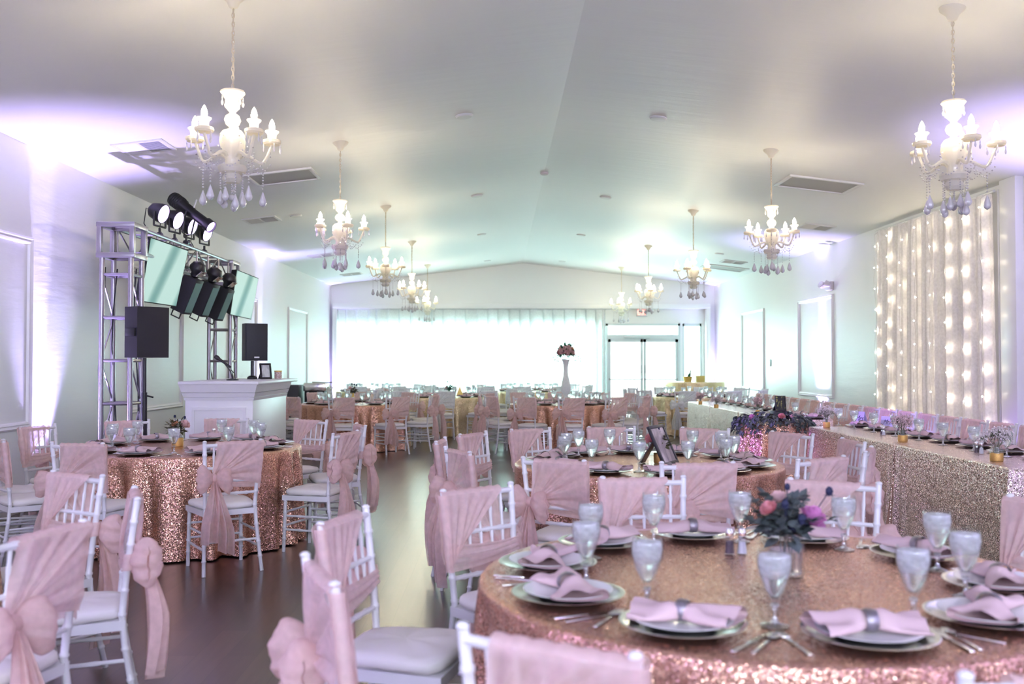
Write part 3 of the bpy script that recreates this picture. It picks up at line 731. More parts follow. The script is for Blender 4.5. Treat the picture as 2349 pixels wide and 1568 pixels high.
# tilted video panels hung on the front of the truss
def panel_tv(corners, depth, lab):
    """corners: top-left, top-right, bottom-right, bottom-left in world space"""
    a, b, c_, d = [Vector(p) for p in corners]; ctr = (a+b+c_+d)/4
    n = (b-a).cross(d-a).normalized()
    if n.dot(Vector((0, 0, H)) - ctr) < 0: n = -n
    o = empty('video_panel', lab, 'screen', ctr, group='tilted video panels on the truss')
    P = [p - ctr for p in (a, b, c_, d)]
    bk = [p*.93 - n*depth for p in P]
    MB().add(P + bk, [(0,1,2,3), (7,6,5,4), (0,4,5,1), (1,5,6,2), (2,6,7,3), (3,7,4,0)]).build('casing', M['blackplastic'], o, smooth=False)
    Q = [p*.965 + n*.004 for p in P]
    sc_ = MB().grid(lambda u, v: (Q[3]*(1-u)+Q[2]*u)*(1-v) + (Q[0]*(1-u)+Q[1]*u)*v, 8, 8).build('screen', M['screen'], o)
    return o
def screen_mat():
    m = mat('painted_reflection_screen', (0.10, 0.12, 0.12), 0.12)  # emissive bands paint in the curtain reflected by the glass
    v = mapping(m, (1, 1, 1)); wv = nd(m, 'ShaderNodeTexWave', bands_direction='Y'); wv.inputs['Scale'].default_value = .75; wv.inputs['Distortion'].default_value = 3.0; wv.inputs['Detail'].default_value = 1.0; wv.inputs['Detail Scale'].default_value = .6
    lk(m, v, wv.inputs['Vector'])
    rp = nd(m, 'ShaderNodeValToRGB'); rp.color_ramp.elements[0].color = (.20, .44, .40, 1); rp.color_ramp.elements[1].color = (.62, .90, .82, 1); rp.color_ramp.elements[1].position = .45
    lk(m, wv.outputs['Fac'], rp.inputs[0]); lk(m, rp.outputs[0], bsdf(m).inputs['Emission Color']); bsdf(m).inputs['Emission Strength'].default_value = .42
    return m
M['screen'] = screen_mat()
def P3(u, v, Y): x, z = XZ(u, v, Y); return (x, Y, z)
panel_tv([P3(346, 543, 10.55), P3(434, 574, 11.25), P3(407, 704, 11.45), P3(324, 692, 10.75)], .09, 'larger tilted screen with painted mint reflection, left on the truss')
panel_tv([P3(544, 618, 13.45), P3(594, 638, 14.1), P3(578, 733, 14.25), P3(529, 722, 13.6)], .09, 'smaller tilted screen with painted mint reflection, right on the truss')
# scanners between the screens
def scanner(u, v, Y, lab):
    x, z = XZ(u, v, Y)
    o = empty('scanner_light', lab, 'stage light', (x, Y, z), group='black scanner lights under the truss')
    A = Matrix.Rotation(R(-14), 3, 'Z') @ Matrix.Rotation(R(24), 3, 'Y')
    b = MB().rbox(-.10, .10, -.09, .09, -.46, 0, .012)
    b.xf(A.to_4x4()); b.build('body', M['blackplastic'], o)
    b = MB().box(.099, .104, -.075, .075, -.43, -.04).xf(A.to_4x4()); b.build('control_strip', M['strip'], o, smooth=False)
    b = MB().lathe([(.03, 0), (.055, .02), (.06, .06), (.10, .10), (.105, .13), (.075, .19), (0, .215)], 16).xf(A.to_4x4()); b.build('mirror_hood', M['black'], o)
    b = MB().obox((.075, 0, .075), .01, .11, .10, Matrix.Rotation(R(30), 3, 'Y')).xf(A.to_4x4()); b.build('mirror', M['silver'], o)
    b = MB().tube([(-.06, -.07, -.45), (-.06, -.07, -.53), (.06, -.07, -.53), (.06, -.07, -.45)], .010, 6).xf(A.to_4x4()); b.build('handle', M['black'], o)
    b = MB().box(-.03, .0, -.02, .02, .0, TB - z + .02).build('hanger', M['black'], o)
M['strip'] = mat('teal_control_strip', (.16, .30, .28), .4)
scanner(447, 637, 11.95, 'black scanner light beside the larger screen'); scanner(486, 648, 12.7, 'middle black scanner light under the truss'); scanner(520, 660, 13.25, 'black scanner light beside the smaller screen')
# loudspeakers
BZ = 1.255
def speaker(u0, u1, v0, v1, Y, rz, lab, pole_to, stand_lab):
    uc, vc = (u0+u1)/2, v1; x, z = XZ(uc, vc, Y); h = (v1-v0)/F*Y
    o = empty('loudspeaker', lab, 'speaker', (x, Y, z), rz); wd = h*.60
    m = MB().prism([(-wd*.30, .17), (wd*.30, .17), (wd*.5, -.04), (wd*.5, -.17), (-wd*.5, -.17), (-wd*.5, -.04)], lambda a, b, t: (a, b, t*h)); m.build('cabinet', M['blackplastic'], o, sharp=20)
    MB().rbox(-wd*.46, wd*.46, -.182, -.168, h*.03, h*.97, .006).build('grille', M['grille'], o)
    MB().rbox(-.07, .07, .165, .185, h*.42, h*.58, .008).build('handle', M['black'], o); MB().rbox(-.03, .03, -.188, -.18, h*.07, h*.11, .003).build('badge', M['slat'], o)
    s = empty('speaker_stand', stand_lab, 'speaker stand', (x, Y, 0))
    MB().tube([(0, 0, pole_to), (0, 0, z-.002)], .019, 10).build('pole', M['black'], s)
    MB().tube([(0, 0, max(pole_to, .3)), (0, 0, z-.35)], .028, 10).build('sleeve', M['black'], s)
    MB().tube([(0, 0, z-.38), (.09, .0, z-.40)], .009, 6).build('knob', M['black'], s)
    MB().lathe([(0, pole_to-.02), (.16, pole_to-.02) if pole_to < .5 else (.06, pole_to-.02), (.15, pole_to+.005) if pole_to < .5 else (.055, pole_to+.005), (.03, pole_to+.02), (0, pole_to+.02)], 20).build('base', M['black'], s)
    return o
speaker(300, 372, 705, 820, 9.75, R(150), 'black loudspeaker seen from behind, at the near truss tower', .02, 'black round-base stand beneath the nearer loudspeaker')
speaker(554, 608, 743, 827, 11.25, R(30), 'black loudspeaker above the right end of the white booth', BZ+.021, 'black pole under the loudspeaker on the booth')
m = MB(); 
for dx, dy, s in ((-.17, -.1, 1), (-.12, .12, 2), (.12, .1, 3)):
    pts = [(TX+dx+.03*math.sin(k*.8+s), TY0+dy+.03*math.cos(k*.9+s), 2.45 - .27*k) for k in range(10)]; m.tube(pts, .008, 5)
m.xf(Matrix.Translation((-TX, 0, 0))).build('cable', M['black'], tr)

# white booth
BX0, BX1, BY0, BY1, BZ = -3.26, -2.56, 10.0, 11.55, 1.255
o = empty('bar_booth', 'white panelled booth counter before the truss', 'counter', (0, 0, 0))
MB().rbox(BX0, BX1, BY0, BY1, 0, BZ-.03, .006).build('body', M['booth'], o)
m = MB()
def skirt(off0, off1, z0, z1):
    r0 = (BX0-off0, BX1+off0, BY0-off0, BY1+off0); r1 = (BX0-off1, BX1+off1, BY0-off1, BY1+off1)
    a = [(r0[0], r0[2], z0), (r0[1], r0[2], z0), (r0[1], r0[3], z0), (r0[0], r0[3], z0)]; b = [(r1[0], r1[2], z1), (r1[1], r1[2], z1), (r1[1], r1[3], z1), (r1[0], r1[3], z1)]
    m.add(a+b, [(0,1,5,4), (1,2,6,5), (2,3,7,6), (3,0,4,7), (0,3,2,1), (4,5,6,7)])
skirt(.006, .014, BZ-.20, BZ-.17); skirt(.014, .03, BZ-.165, BZ-.12); skirt(.03, .055, BZ-.115, BZ-.035)
m.build('crown_moulding', M['booth'], o, smooth=False)
MB().rbox(BX0-.06, BX1+.07, BY0-.06, BY1+.33, BZ-.035, BZ, .008).build('counter_top', M['booth'], o)
m = MB()
for x0, x1 in ((BX0+.07, BX1-.07),):
    for (a, b, c_, d) in ((x0, x1, .25, .28), (x0, x1, BZ-.30, BZ-.27)): m.box(a, b, BY0-.012, BY0, c_, d)
    for x in (x0, x1-.03): m.box(x, x+.03, BY0-.012, BY0, .28, BZ-.30)
m.box(BX0-.01, BX1+.01, BY0-.014, BY0, 0, .14); m.box(BX1, BX1+.014, BY0-.01, BY1, 0, .14)
m.build('panel_moulding', M['booth'], o, smooth=False)
# things on the booth
o = empty('microphone', 'black microphone on a short desk stand on the booth', 'microphone', ((536-U0)/F*10.5, 10.5, BZ))
MB().lathe([(.065, 0), (.065, .012), (.02, .02), (0, .021)], 18).tube([(0, 0, .015), (-.02, -.01, .10), (-.085, -.02, .19)], .007, 8).build('stand', M['black'], o)
A = Matrix.Rotation(R(-55), 3, 'Y'); MB().lathe([(.010, -.10), (.013, 0), (.017, .055), (.021, .06), (.026, .085), (.021, .11), (0, .118)], 14, (-.095, -.02, .20), A).build('mic', M['black'], o)
MB().tube([(-.01, -.02, .115), (.03, -.01, .07), (.03, 0, .01), (.02, .1, .006)], .004, 5).build('cable', M['black'], o)
def easel_frame(name, lab, loc, rz, w_, h_, tilt, bd, art):
    o = empty(name, lab, 'picture frame', loc, rz)
    A = Matrix.Rotation(R(-tilt), 4, 'X')
    m = MB()
    m.rbox(-w_/2, w_/2, -.010, .010, 0, bd, .003).rbox(-w_/2, w_/2, -.010, .010, h_-bd, h_, .003).rbox(-w_/2, -w_/2+bd, -.010, .010, bd, h_-bd, .003).rbox(w_/2-bd, w_/2, -.010, .010, bd, h_-bd, .003)
    m.xf(A).build('moulding', M['black'], o)
    MB().box(-w_/2+bd*.7, w_/2-bd*.7, -.003, .004, bd*.7, h_-bd*.7).xf(A).build('picture', art, o, smooth=False)
    ft = A @ Vector((0, .008, h_*.72)); bk_ = h_*.72*math.sin(R(tilt)) + h_*.42
    MB().add([ft+Vector((-.04, .004, 0)), ft+Vector((.04, .004, 0)), Vector((.055, bk_, .002)), Vector((-.055, bk_, .002)), ft+Vector((-.04, .012, 0)), ft+Vector((.04, .012, 0)), Vector((.055, bk_+.01, .002)), Vector((-.055, bk_+.01, .002))],
             [(0,1,2,3), (7,6,5,4), (0,4,5,1), (1,5,6,2), (2,6,7,3), (3,7,4,0)]).build('easel_leg', M['black'], o, smooth=False)
    return o
def art_mat(name, a, b, c_, sc_):
    m = mat(name, a, .35); v = mapping(m, sc_); n = nd(m, 'ShaderNodeTexNoise'); n.inputs['Scale'].default_value = 1; n.inputs['Detail'].default_value = 5; n.inputs['Distortion'].default_value = .6
    lk(m, v, n.inputs['Vector']); r = nd(m, 'ShaderNodeValToRGB'); r.color_ramp.elements[0].color = (*a, 1); r.color_ramp.elements[1].color = (*c_, 1); e = r.color_ramp.elements.new(.52); e.color = (*b, 1)
    r.color_ramp.elements[0].position = .36; r.color_ramp.elements[-1].position = .62
    lk(m, n.outputs['Fac'], r.inputs[0]); lk(m, r.outputs[0], bsdf(m).inputs['Base Color']); return m
M['photo'] = art_mat('soft_grey_photograph', (.22, .17, .19), (.50, .42, .44), (.72, .64, .66), (9, 9, 5))
M['photo2'] = art_mat('pale_photograph', (.45, .48, .48), (.7, .74, .73), (.82, .84, .84), (12, 12, 9))
M['nightpic'] = art_mat('dark_photograph_with_lights', (.01, .012, .006), (.02, .025, .01), (.75, .72, .18), (16, 16, 12))
easel_frame('photo_frame', 'small black easel photo frame on the booth', ((613-U0)/F*11.35, 11.35, BZ), R(35), .14, .19, 14, .022, M['photo2'])
o = empty('candle_jar', 'small beaded candle jar on the booth', 'candle', ((640-U0)/F*11.62, 11.62, BZ))
MB().lathe([(.040, 0), (.044, .01), (.044, .085), (.041, .085), (.040, .02), (0, .018)], 18).build('jar', art_mat('beaded_glass', (.45, .25, .2), (.65, .5, .45), (.85, .8, .75), (70, 70, 70)), o)
MB().lathe([(.046, .084), (.047, .096), (0, .098)], 16).build('lid', M['gold'], o)
# equipment beyond the booth
x, y = -3.75, 17.6
o = empty('equipment_case', 'black equipment case behind the right end of the booth', 'case', (-4.14, 18.5, 0))
MB().rbox(-.33, .33, -.25, .25, .0, 1.02, .015).build('body', M['blackplastic'], o); MB().tube([(-.34, -.1, .8), (-.38, -.1, .8), (-.38, .1, .8), (-.34, .1, .8)], .012, 6).build('handle', M['silver'], o)
o = empty('chafing_dish', 'silver chafing dish with looped handle left of the far tables', 'chafing dish', (-3.62, 18.6, 0))
MB().rbox(-.12, .26, -.17, .17, 0, .90, .01).build('stand', M['blackplastic'], o); MB().rbox(-.14, .30, -.19, .19, .90, 1.06, .02).build('pan', M['silver'], o)
MB().tube([(.30, 0, .98), (.36, 0, .92), (.42, 0, 1.0), (.38, 0, 1.07), (.30, 0, 1.06), (.0, 0, 1.07)], .010, 8).build('handle', M['silver'], o)

# ------------------------------------------------------------------ chairs
# local frame: origin on the floor between the rear legs at seat height, +Y towards the table
def stile_x(z): return .172 + .028*max(0, (.44-z)/.44) + .022*max(0, (z-.44)/.48)
def stile_y(z): return -.075*max(0, (.44-z)/.44)**1.3 - .055*max(0, (z-.44)/.48)**1.2
def bamboo(path_fn, z0, z1, rings, r=.0135, seg=10):
    pts, rad = [], []
    zs = sorted(set([z0 + (z1-z0)*k/8 for k in range(9)] + [q + d for q in rings for d in (-.009, -.004, .004, .009)]))
    for z in zs:
        pts.append(path_fn(z)); k = min([abs(z-q) for q in rings] + [9]); rad.append(r + (.0034 if k < .005 else 0))
    return MB().tube(pts, rad, seg)
def rail(z, r=.010, y=0.0, n=5):
    x = stile_x(z); pts, rad = [], []
    for k in range(n*4+1):
        q = k/(n*4); pts.append((-x + 2*x*q, stile_y(z) + y - .008*math.sin(PI*q), z)); rad.append(r + (.0028 if k % 4 == 0 and 0 < k < n*4 else 0))
    return MB().tube(pts, rad, 8)
KX, KZ = -.118, .665                                         # the knot of the sash
def sash_body(seed):
    rr = random.Random(seed); p1, p2, p3 = [rr.uniform(0, 6) for _ in range(3)]
    kx, kz = KX + rr.uniform(-.03, .02), KZ + rr.uniform(-.02, .02)
    hem = -.105 + rr.uniform(-.04, .03)
    m = MB()
    L1 = .215 - hem; L2 = .29
    def bnd(s):
        d = s*(L1+L2)
        if d < L1: z = .892; x = hem + d
        else: z = .892 - (d-L1); x = stile_x(z) + .021
        return x, z
    def back(u, v):
        x0, z0 = bnd(u); t = v
        kk = (u-.5)*2
        tx, tz = kx + .022*kk + .01, kz + .022*kk - .012*u
        e = t**.92
        x = x0 + (tx-x0)*e; z = z0 + (tz-z0)*e
        amp = .0135*math.sin(PI*min(1, t*.8+.12)) * (1-.35*t)
        f = math.sin(u*31+p1)*.6 + math.sin(u*53+p2+2*t)*.4 + .5*math.sin(u*17+p3)
        y = stile_y(z) - .026 - .008*t + amp*f
        return (x, y, z)
    m.grid(back, 72, 14)
    # over the top rail
    def top(u, v):
        x = hem + (.215-hem)*u; a = PI*v
        return (x, stile_y(.89) - .003 - .0235*math.cos(a), .890 + .0195*math.sin(a) + .002*math.sin(u*40+p1))
    m.grid(top, 36, 4)
    # front: diagonal curtain from the whole top rail to the far stile
    def front(u, v):
        x0 = hem + (.212-hem)*u; t = v
        tx, tz = .120 + .075*u, .69 - .10*u
        x = x0 + (tx-x0)*t; z = .892 + (tz-.892)*t
        f = math.sin(u*34+p2)*.6 + math.sin(u*21+p1+t)*.5
        y = stile_y(z) + .020 + .008*math.sin(PI*t*.8+.2)*f + .004
        return (x, y, z)
    m.grid(front, 56, 12)
    # low band across the front back to the knot side
    def band(u, v):
        x = .20 - .395*u; zc = .635 - .012*math.sin(PI*u) + .02*u; wz = .115*(1-u) + .055*u
        z = zc + wz*(v-.5)
        y = stile_y(z) + .020 + .005*math.sin(v*19+p3) - .0*u
        return (x, y, z)
    m.grid(band, 24, 14)
    # wrap round the far stile
    def wrap(u, v):
        z = .575 + (.892-.575)*v; a = -PI/2 + PI*u; rr_ = .0215 + .0015*math.sin(v*25+p1)
        return (stile_x(z) + .004 + rr_*math.cos(a), stile_y(z) + rr_*math.sin(a), z)
    m.grid(wrap, 8, 10)
    def wrapk(u, v):
        z = .63 + .065*v; a = PI/2 + PI*u
        return (-stile_x(z) - .003 + .021*math.cos(a), stile_y(z) + .021*math.sin(a), z)
    m.grid(wrapk, 8, 4)
    def band2(u, v):
        x = -.175 + (kx+.175)*u; z = kz - .02 + (.05)*(v-.5)
        return (x, stile_y(z) - .022 - .012*u + .004*math.sin(v*14), z)
    m.grid(band2, 6, 8)
    return m, kx, kz
def bow(kx, kz, seed):
    rr = random.Random(seed+50); m = MB(); yk = stile_y(kz) - .052
    for s in (-1, 1):
        L = .118 + rr.uniform(-.015, .02); dz = rr.uniform(-.01, .03) if s < 0 else rr.uniform(-.045, .0); ph = rr.uniform(0, 6)
        hz = .085 + rr.uniform(-.01, .012)
        def fn(u, v):
            t = v; a = 2*PI*u; sa, ca = math.sin(a), math.cos(a)
            hw = .016 + hz*(1-(1-t)**1.7)**.8 * math.sqrt(1 - .62*max(0, (t-.5)/.5)**3)
            th = .014 + .046*math.sin(PI*min(1, t**1.25))**.8 if t < .999 else .004
            q = ca*hw
            wr = (.0065*math.sin(q*95*(1.25-.5*t)+ph) + .003*math.sin(q*190+ph*2)) * min(1, t*1.6) * (1-.5*t)
            lx = L*t*(1 - .10*(q/hw)**2*t) + .006*math.sin(q*110+ph)*t
            return (kx + s*(.010 + lx), yk - .008 + th*sa + wr - .012*t, kz + dz*t**1.2 - .018*t*t + q)
        m.grid(fn, 56, 16, True)
    m.ball((kx, yk-.008, kz), .026, .024, .030, 14, 10, wob=lambda a, b: 1 + .08*math.sin(7*a))
    return m
def tail(kx, kz, side, seed):
    rr = random.Random(seed*3+side+9); m = MB(); yk = stile_y(kz) - .052; ln = (.50 if side > 0 else .42) + rr.uniform(-.05, .05); dx = (.055 if side > 0 else -.045) + rr.uniform(-.015, .015); ph = rr.uniform(0, 6)
    def fn(u, v):
        w_ = .018 + .095*min(1, v*1.6)**.8
        z = kz - .01 - ln*v - (.04*u*v if side > 0 else .02*(1-u)*v)
        x = kx + dx*min(1, v*1.4) + (u-.5)*w_
        fold = (.010 + .026*min(1, v*2))*math.sin(u*12+ph+v) + .007*math.sin(u*27+ph)
        y = min(yk, -.085 - .02*v) - .022*math.sin(PI*v) - .02*min(1, v*2) + fold
        return (x, y, z)
    m.grid(fn, 26, 16); return m
def chair_parts(o, seed, full):
    ch, cu, bl = M['chair'], M['cushion'], M['blush']
    front_leg = lambda s: (lambda z: (s*(.183 + .008*(.44-z)/.44), .360 + .012*(.44-z)/.44, z))
    for s in (-1, 1):
        bamboo(front_leg(s), 0, .43, (.10, .185, .30, .39)).build('leg', ch, o)
    for s in (-1, 1):
        b = bamboo(lambda z: (s*stile_x(z), stile_y(z), z), 0, .905, (.10, .20, .32, .455, .55, .64, .73, .82), .0135)
        b.ball((s*stile_x(.91), stile_y(.91), .909), .0155, .0155, .010, 10, 6); b.build('leg', ch, o)
    fr = MB().prism([(-.187, -.012), (.187, -.012), (.208, .378), (-.208, .378)], lambda a, b, t: (a, b, .395 + .038*t))
    fr.build('seat_frame', ch, o)
    cs = MB(); sh = [(.0, .435), (.93, .435), (1.0, .445), (1.01, .456), (1.0, .468), (.95, .478), (.80, .485), (.45, .491), (0, .493)]
    def sq(a, n_=5.0):
        c_, s_ = math.cos(a), math.sin(a); q = (abs(c_)**n_ + abs(s_)**n_)**(-1/n_); return c_*q, s_*q
    vs = []; N = 36
    for k, z in sh:
        for i in range(N):
            a, b = sq(2*PI*i/N); yy = .180 + b*.198*k; vs.append((a*(.197 + .022*b)*k, yy, z + .003*math.sin(i*1.3)*(k < .95)*(k > 0)))
    cs.add(vs, [(j*N+i, j*N+(i+1) % N, (j+1)*N+(i+1) % N, (j+1)*N+i) for j in range(len(sh)-1) for i in range(N)])
    cs.build('cushion', cu, o, sharp=60)
    sts = []
    for s in (-1, 1):
        for z in (.17, .275):
            a = front_leg(s)(z); sts.append([(s*stile_x(z), stile_y(z), z), a])
    for z in (.20, .305): sts.append([front_leg(-1)(z), front_leg(1)(z)])
    sts.append([(-stile_x(.22), stile_y(.22), .22), (stile_x(.22), stile_y(.22), .22)])
    def st(m, p):
        a, b = Vector(p[0]), Vector(p[1]); pts = [a.lerp(b, k/12) for k in range(13)]; return m.tube(pts, [.0085 + (.002 if k in (4, 8) else 0) for k in range(13)], 7)
    rails = [rail(.882, .0125, 0, 5), rail(.725), rail(.635), rail(.545)]
    spx = [(-2+k)*.062 for k in range(5)]
    def spin(m, x):
        a = Vector((x, stile_y(.635)-.006, .635)); b = Vector((x*1.06, stile_y(.882)-.006, .882)); pts = [a.lerp(b, k/10) for k in range(11)]
        return m.tube(pts, [.0068 + (.0022 if k in (3, 7) else 0) for k in range(11)], 6)
    if full:
        for p in sts: st(MB(), p).build('stretcher', ch, o)
        rails[0].build('top_rail', ch, o)
        for r_ in rails[1:]: r_.build('back_rail', ch, o)
        for x in spx: spin(MB(), x).build('spindle', ch, o)
    else:
        m = MB()
        for p in sts: st(m, p)
        m.build('stretcher_set', ch, o)
        m = MB()
        for r_ in rails: m.add(r_.v, r_.f)
        for x in spx: spin(m, x)
        m.build('back_frame', ch, o)
    sb, kx, kz = sash_body(seed); s_o = sb.build('sash', bl, o, sharp=180)
    bow(kx, kz, seed).build('bow', bl, s_o, sharp=180)
    for sd in (-1, 1): tail(kx, kz, sd, seed).build('sash_tail', bl, s_o, sharp=180)
def chair(seed, full):
    o = empty('chiavari_chair', 'x', 'chair'); chair_parts(o, seed, full); return Once(o)
FULL = [chair(1, True), chair(4, True)]
MID = [chair(2, False), chair(6, False)]
chair_no = [0]
def place_chair(x, y, look, lab, group, full=True, white=False):
    """x, y: middle of the back at its top; look: direction the sitter faces"""
    rz = math.atan2(look[1], look[0]) - PI/2
    f = Vector((look[0], look[1])).normalized(); ox, oy = x + .055*f.x, y + .055*f.y
    chair_no[0] += 1
    pr = (FULL if full else MID)[chair_no[0] % 2]
    rz += R(rng.uniform(-3, 3))
    return pr.put((ox, oy, 0), rz, lab, group, {'blush_organza': M['backlit_white_organza']} if white else None)

# ------------------------------------------------------------------ tables and cloths
TZ = .76
def round_cloth(r, z1, nfold, amp, flare, seed, mat_, floor=.012):
    rr = random.Random(seed); ph = [rr.uniform(0, 6.28) for _ in range(4)]; n2 = nfold + 5 + seed % 3
    seg = 240; rows = [(0, z1, 0), (.5, z1, 0), (.9, z1, 0), (.975, z1-.0005, 0), (.995, z1-.004, 0), (1.003, z1-.014, .0)]
    m = 13
    for k in range(1, m+1): rows.append((1.004, z1-.014 - (z1-.014-floor)*k/m, k/m))
    vs = []
    for (k, z, d) in rows:
        for i in range(seg):
            a = 2*PI*i/seg
            q = (.62*math.cos(nfold*a+ph[0] + .5*math.sin(3*a+ph[1])) + .38*math.cos(n2*a+ph[2]))
            q = q if q > 0 else q*1.25
            rad = r*k + d*flare + amp*d**.6*(q - .62)
            vs.append((rad*math.cos(a), rad*math.sin(a), z))
    b = MB(); b.add(vs, [(j*seg+i, j*seg+(i+1) % seg, (j+1)*seg+(i+1) % seg, (j+1)*seg+i) for j in range(len(rows)-1) for i in range(seg)])
    return b.mesh('tablecloth', mat_, 60)
TABLES = {
 'near': dict(c=(.85, 3.10), ph='the nearest round table', mat='rose', ang=[203, 167, 131, 97, 62, 25, 347, 311, 276, 238], full=True, set=2, rc=1.44),
 'crop': dict(c=(-2.86, 3.52), ph='the table cropped at left', mat='rose', ang=[-16, 20, 56], full=True, set=0, rc=1.44),
 'left': dict(c=(-2.56, 7.90), ph='the table before the booth', mat='rose', ang=[-60, -18, 20, 57, 93, 129, 165, 199, 224, 259], full=True, set=2, rc=1.44),
 'mid': dict(c=(1.02, 6.62), ph='the table with photo frame', mat='rose', ang=[1, 31, 62, 93, 122, 148, 175, 207, 240, 272, 304, 333], full=True, set=2, rc=1.44),
 'booth': dict(c=(-2.45, 16.3), ph='the table behind the booth', mat='rose', ang=[270+36*k for k in range(10)], full=False, set=1, rc=1.44),
 'vase': dict(c=(1.10, 16.2), ph='the tall vase table', mat='rose', ang=[270+30*k for k in range(12)], full=False, set=1, rc=1.44),
 'tent': dict(c=(-1.10, 19.5), ph='the gold tent card table', mat='gold_seq', ang=[272+36*k for k in range(10)], full=False, set=1, rc=1.44, white=True),
 'door': dict(c=(4.00, 19.6), ph='the gold table by doors', mat='gold_seq', ang=[215+36*k for k in range(10)], full=False, set=1, rc=1.44, white=True),
 'lastl': dict(c=(-3.0, 23.1), ph='the last table far left', mat='gold_seq', ang=[262+36*k for k in range(10)], full=False, set=1, rc=1.44, white=True),
 'lastm': dict(c=(.80, 23.2), ph='the last table beyond vase', mat='gold_seq', ang=[258+36*k for k in range(10)], full=False, set=1, rc=1.44, white=True),
}
def table_frame(o, r):
    MB().lathe([(0, TZ-.035), (r-.01, TZ-.035), (r-.008, TZ-.008), (0, TZ-.008)], 48).build('tabletop', M['wood'], o)
    for s in (-1, 1):
        for t in (-1, 1): MB().tube([(.42*s*r/.92, .5*t*r/.92, .0), (.42*s*r/.92, .42*t*r/.92, TZ-.035)], .016, 8).build('leg', M['grey'], o)
def side_names(pts, cy):
    """'second from left along the far side' style phrases"""
    res = {}
    for nm, sel in (('far', [i for i, p in enumerate(pts) if p[1] >= cy]), ('near', [i for i, p in enumerate(pts) if p[1] < cy])):
        sel.sort(key=lambda i: pts[i][0])
        for k, i in enumerate(sel): res[i] = '%s from left, %s side,' % (ordn[k], nm)
    return res

# ------------------------------------------------------------------ place settings
def charger():
    o = MB().lathe([(0, 0), (.085, 0), (.10, .004), (.150, .014), (.165, .0175), (.1665, .0195), (.163, .0205), (.150, .0175), (.105, .0085), (0, .0075)], 48).build('charger_plate', M['silver'], sharp=60)
    return Once(tag(o, 'x', 'charger plate'))
def plate():
    o = MB().lathe([(0, 0), (.075, 0), (.082, .004), (.120, .015), (.131, .0185), (.1315, .0205), (.128, .021), (.085, .0085), (0, .007)], 44).build('dinner_plate', M['porcelain'], sharp=60)
    return Once(tag(o, 'x', 'plate'))
def napkin(seed):
    rr = random.Random(seed); o = empty('napkin', 'x', 'napkin'); p = [rr.uniform(0, 6) for _ in range(4)]
    def fn(u, v):
        t = (v-.5)*2; a = 2*PI*u; e = abs(t)**.75
        wy = .020 + .070*e**1.1*(1-.12*max(0, abs(t)-.85)/.15) ; hz = .019*(1-e) + .013*e
        c_, s_ = math.cos(a), math.sin(a)
        y = wy*(abs(c_)**.8)*(1 if c_ > 0 else -1); z = hz*(abs(s_)**.7)*(1 if s_ > 0 else -1)
        if s_ > 0: z += e*(.008*math.sin(y*70+p[0]+t*2) + .006*math.cos(y*38+p[1])) + .014*math.exp(-((abs(t)-.28)/.2)**2)*(1-(abs(y)/(wy+.001))**2)
        x = .138*t + (.012*math.cos(y*20+p[2])*e)*(1 if t > 0 else -1)
        y += .010*math.sin(t*2+p[3])
        lift = .0225*math.exp(-(t/.22)**2)
        return (x, y, .015 + lift*.35 + z)
    MB().grid(fn, 40, 36, True).build('cloth', M['napkin'], o, sharp=70)
    def rg(u, v):
        a = 2*PI*u; b = 2*PI*v
        r1 = 1 + .10*math.cos(b)
        return (.015*math.sin(b), .030*math.cos(a)*r1, .026 + .026*math.sin(a)*r1)
    MB().grid(rg, 28, 8, True).build('napkin_ring', M['ring'], o, sharp=70)['label'] = 'dark beaded napkin ring'
    return Once(o)
def goblet():
    o = empty('water_goblet', 'x', 'glass')
    MB().lathe([(0, 0), (.037, 0), (.038, .003), (.024, .007), (.009, .013), (.0065, .03), (.0085, .048), (.013, .054), (.0095, .060), (0, .0605)], 24).build('stem', M['stemglass'], o, sharp=60)
    MB().lathe([(.0095, .060), (.013, .068), (.021, .084), (.031, .106), (.0395, .130), (.0445, .153), (.0455, .166), (.0440, .182), (.0415, .197),
                (.0402, .1975), (.0428, .182), (.0440, .166), (.043, .153), (.038, .131), (.0295, .107), (.0195, .086), (.011, .072), (0, .070)], 28).build('bowl', M['glass'], o, sharp=60)
    MB().lathe([(0, .073), (.010, .075), (.0185, .088), (.0285, .109), (.0368, .132), (.0418, .154), (.0430, .166), (.0420, .180), (.0408, .186), (.030, .188), (.015, .185), (0, .189)], 24, wob=lambda a, z: 1 - .012*(1+math.sin(5*a+z*200))).build('iced_water', M['ice'], o, sharp=60)
    return Once(o)
def cutlery(kind):
    m = MB()
    if kind == 'fork':
        m.rbox(-.006, .006, -.10, .045, 0, .003, .001)
        m.rbox(-.012, .012, .045, .062, .001, .004, .001)
        for k in range(4): m.rbox(-.012+.0064*k, -.0075+.0064*k, .06, .10, .001, .004, .0008)
    elif kind == 'knife':
        m.rbox(-.007, .007, -.115, -.01, 0, .005, .002); m.prism([(-.008, -.01), (.008, -.01), (.010, .09), (.0, .115), (-.007, .08)], lambda a, b, t: (a, b, .0005 + .002*t))
    else:
        m.rbox(-.005, .005, -.10, .04, 0, .003, .001); m.ball((0, .068, .004), .017, .028, .0045, 14, 8)
    return Once(tag(m.build(kind, M['silver']), 'x', 'cutlery'))
CHG, PLT, NAP, GOB = charger(), plate(), [napkin(1), napkin(5)], goblet()
FRK, KNF, SPN = cutlery('fork'), cutlery('knife'), cutlery('spoon')
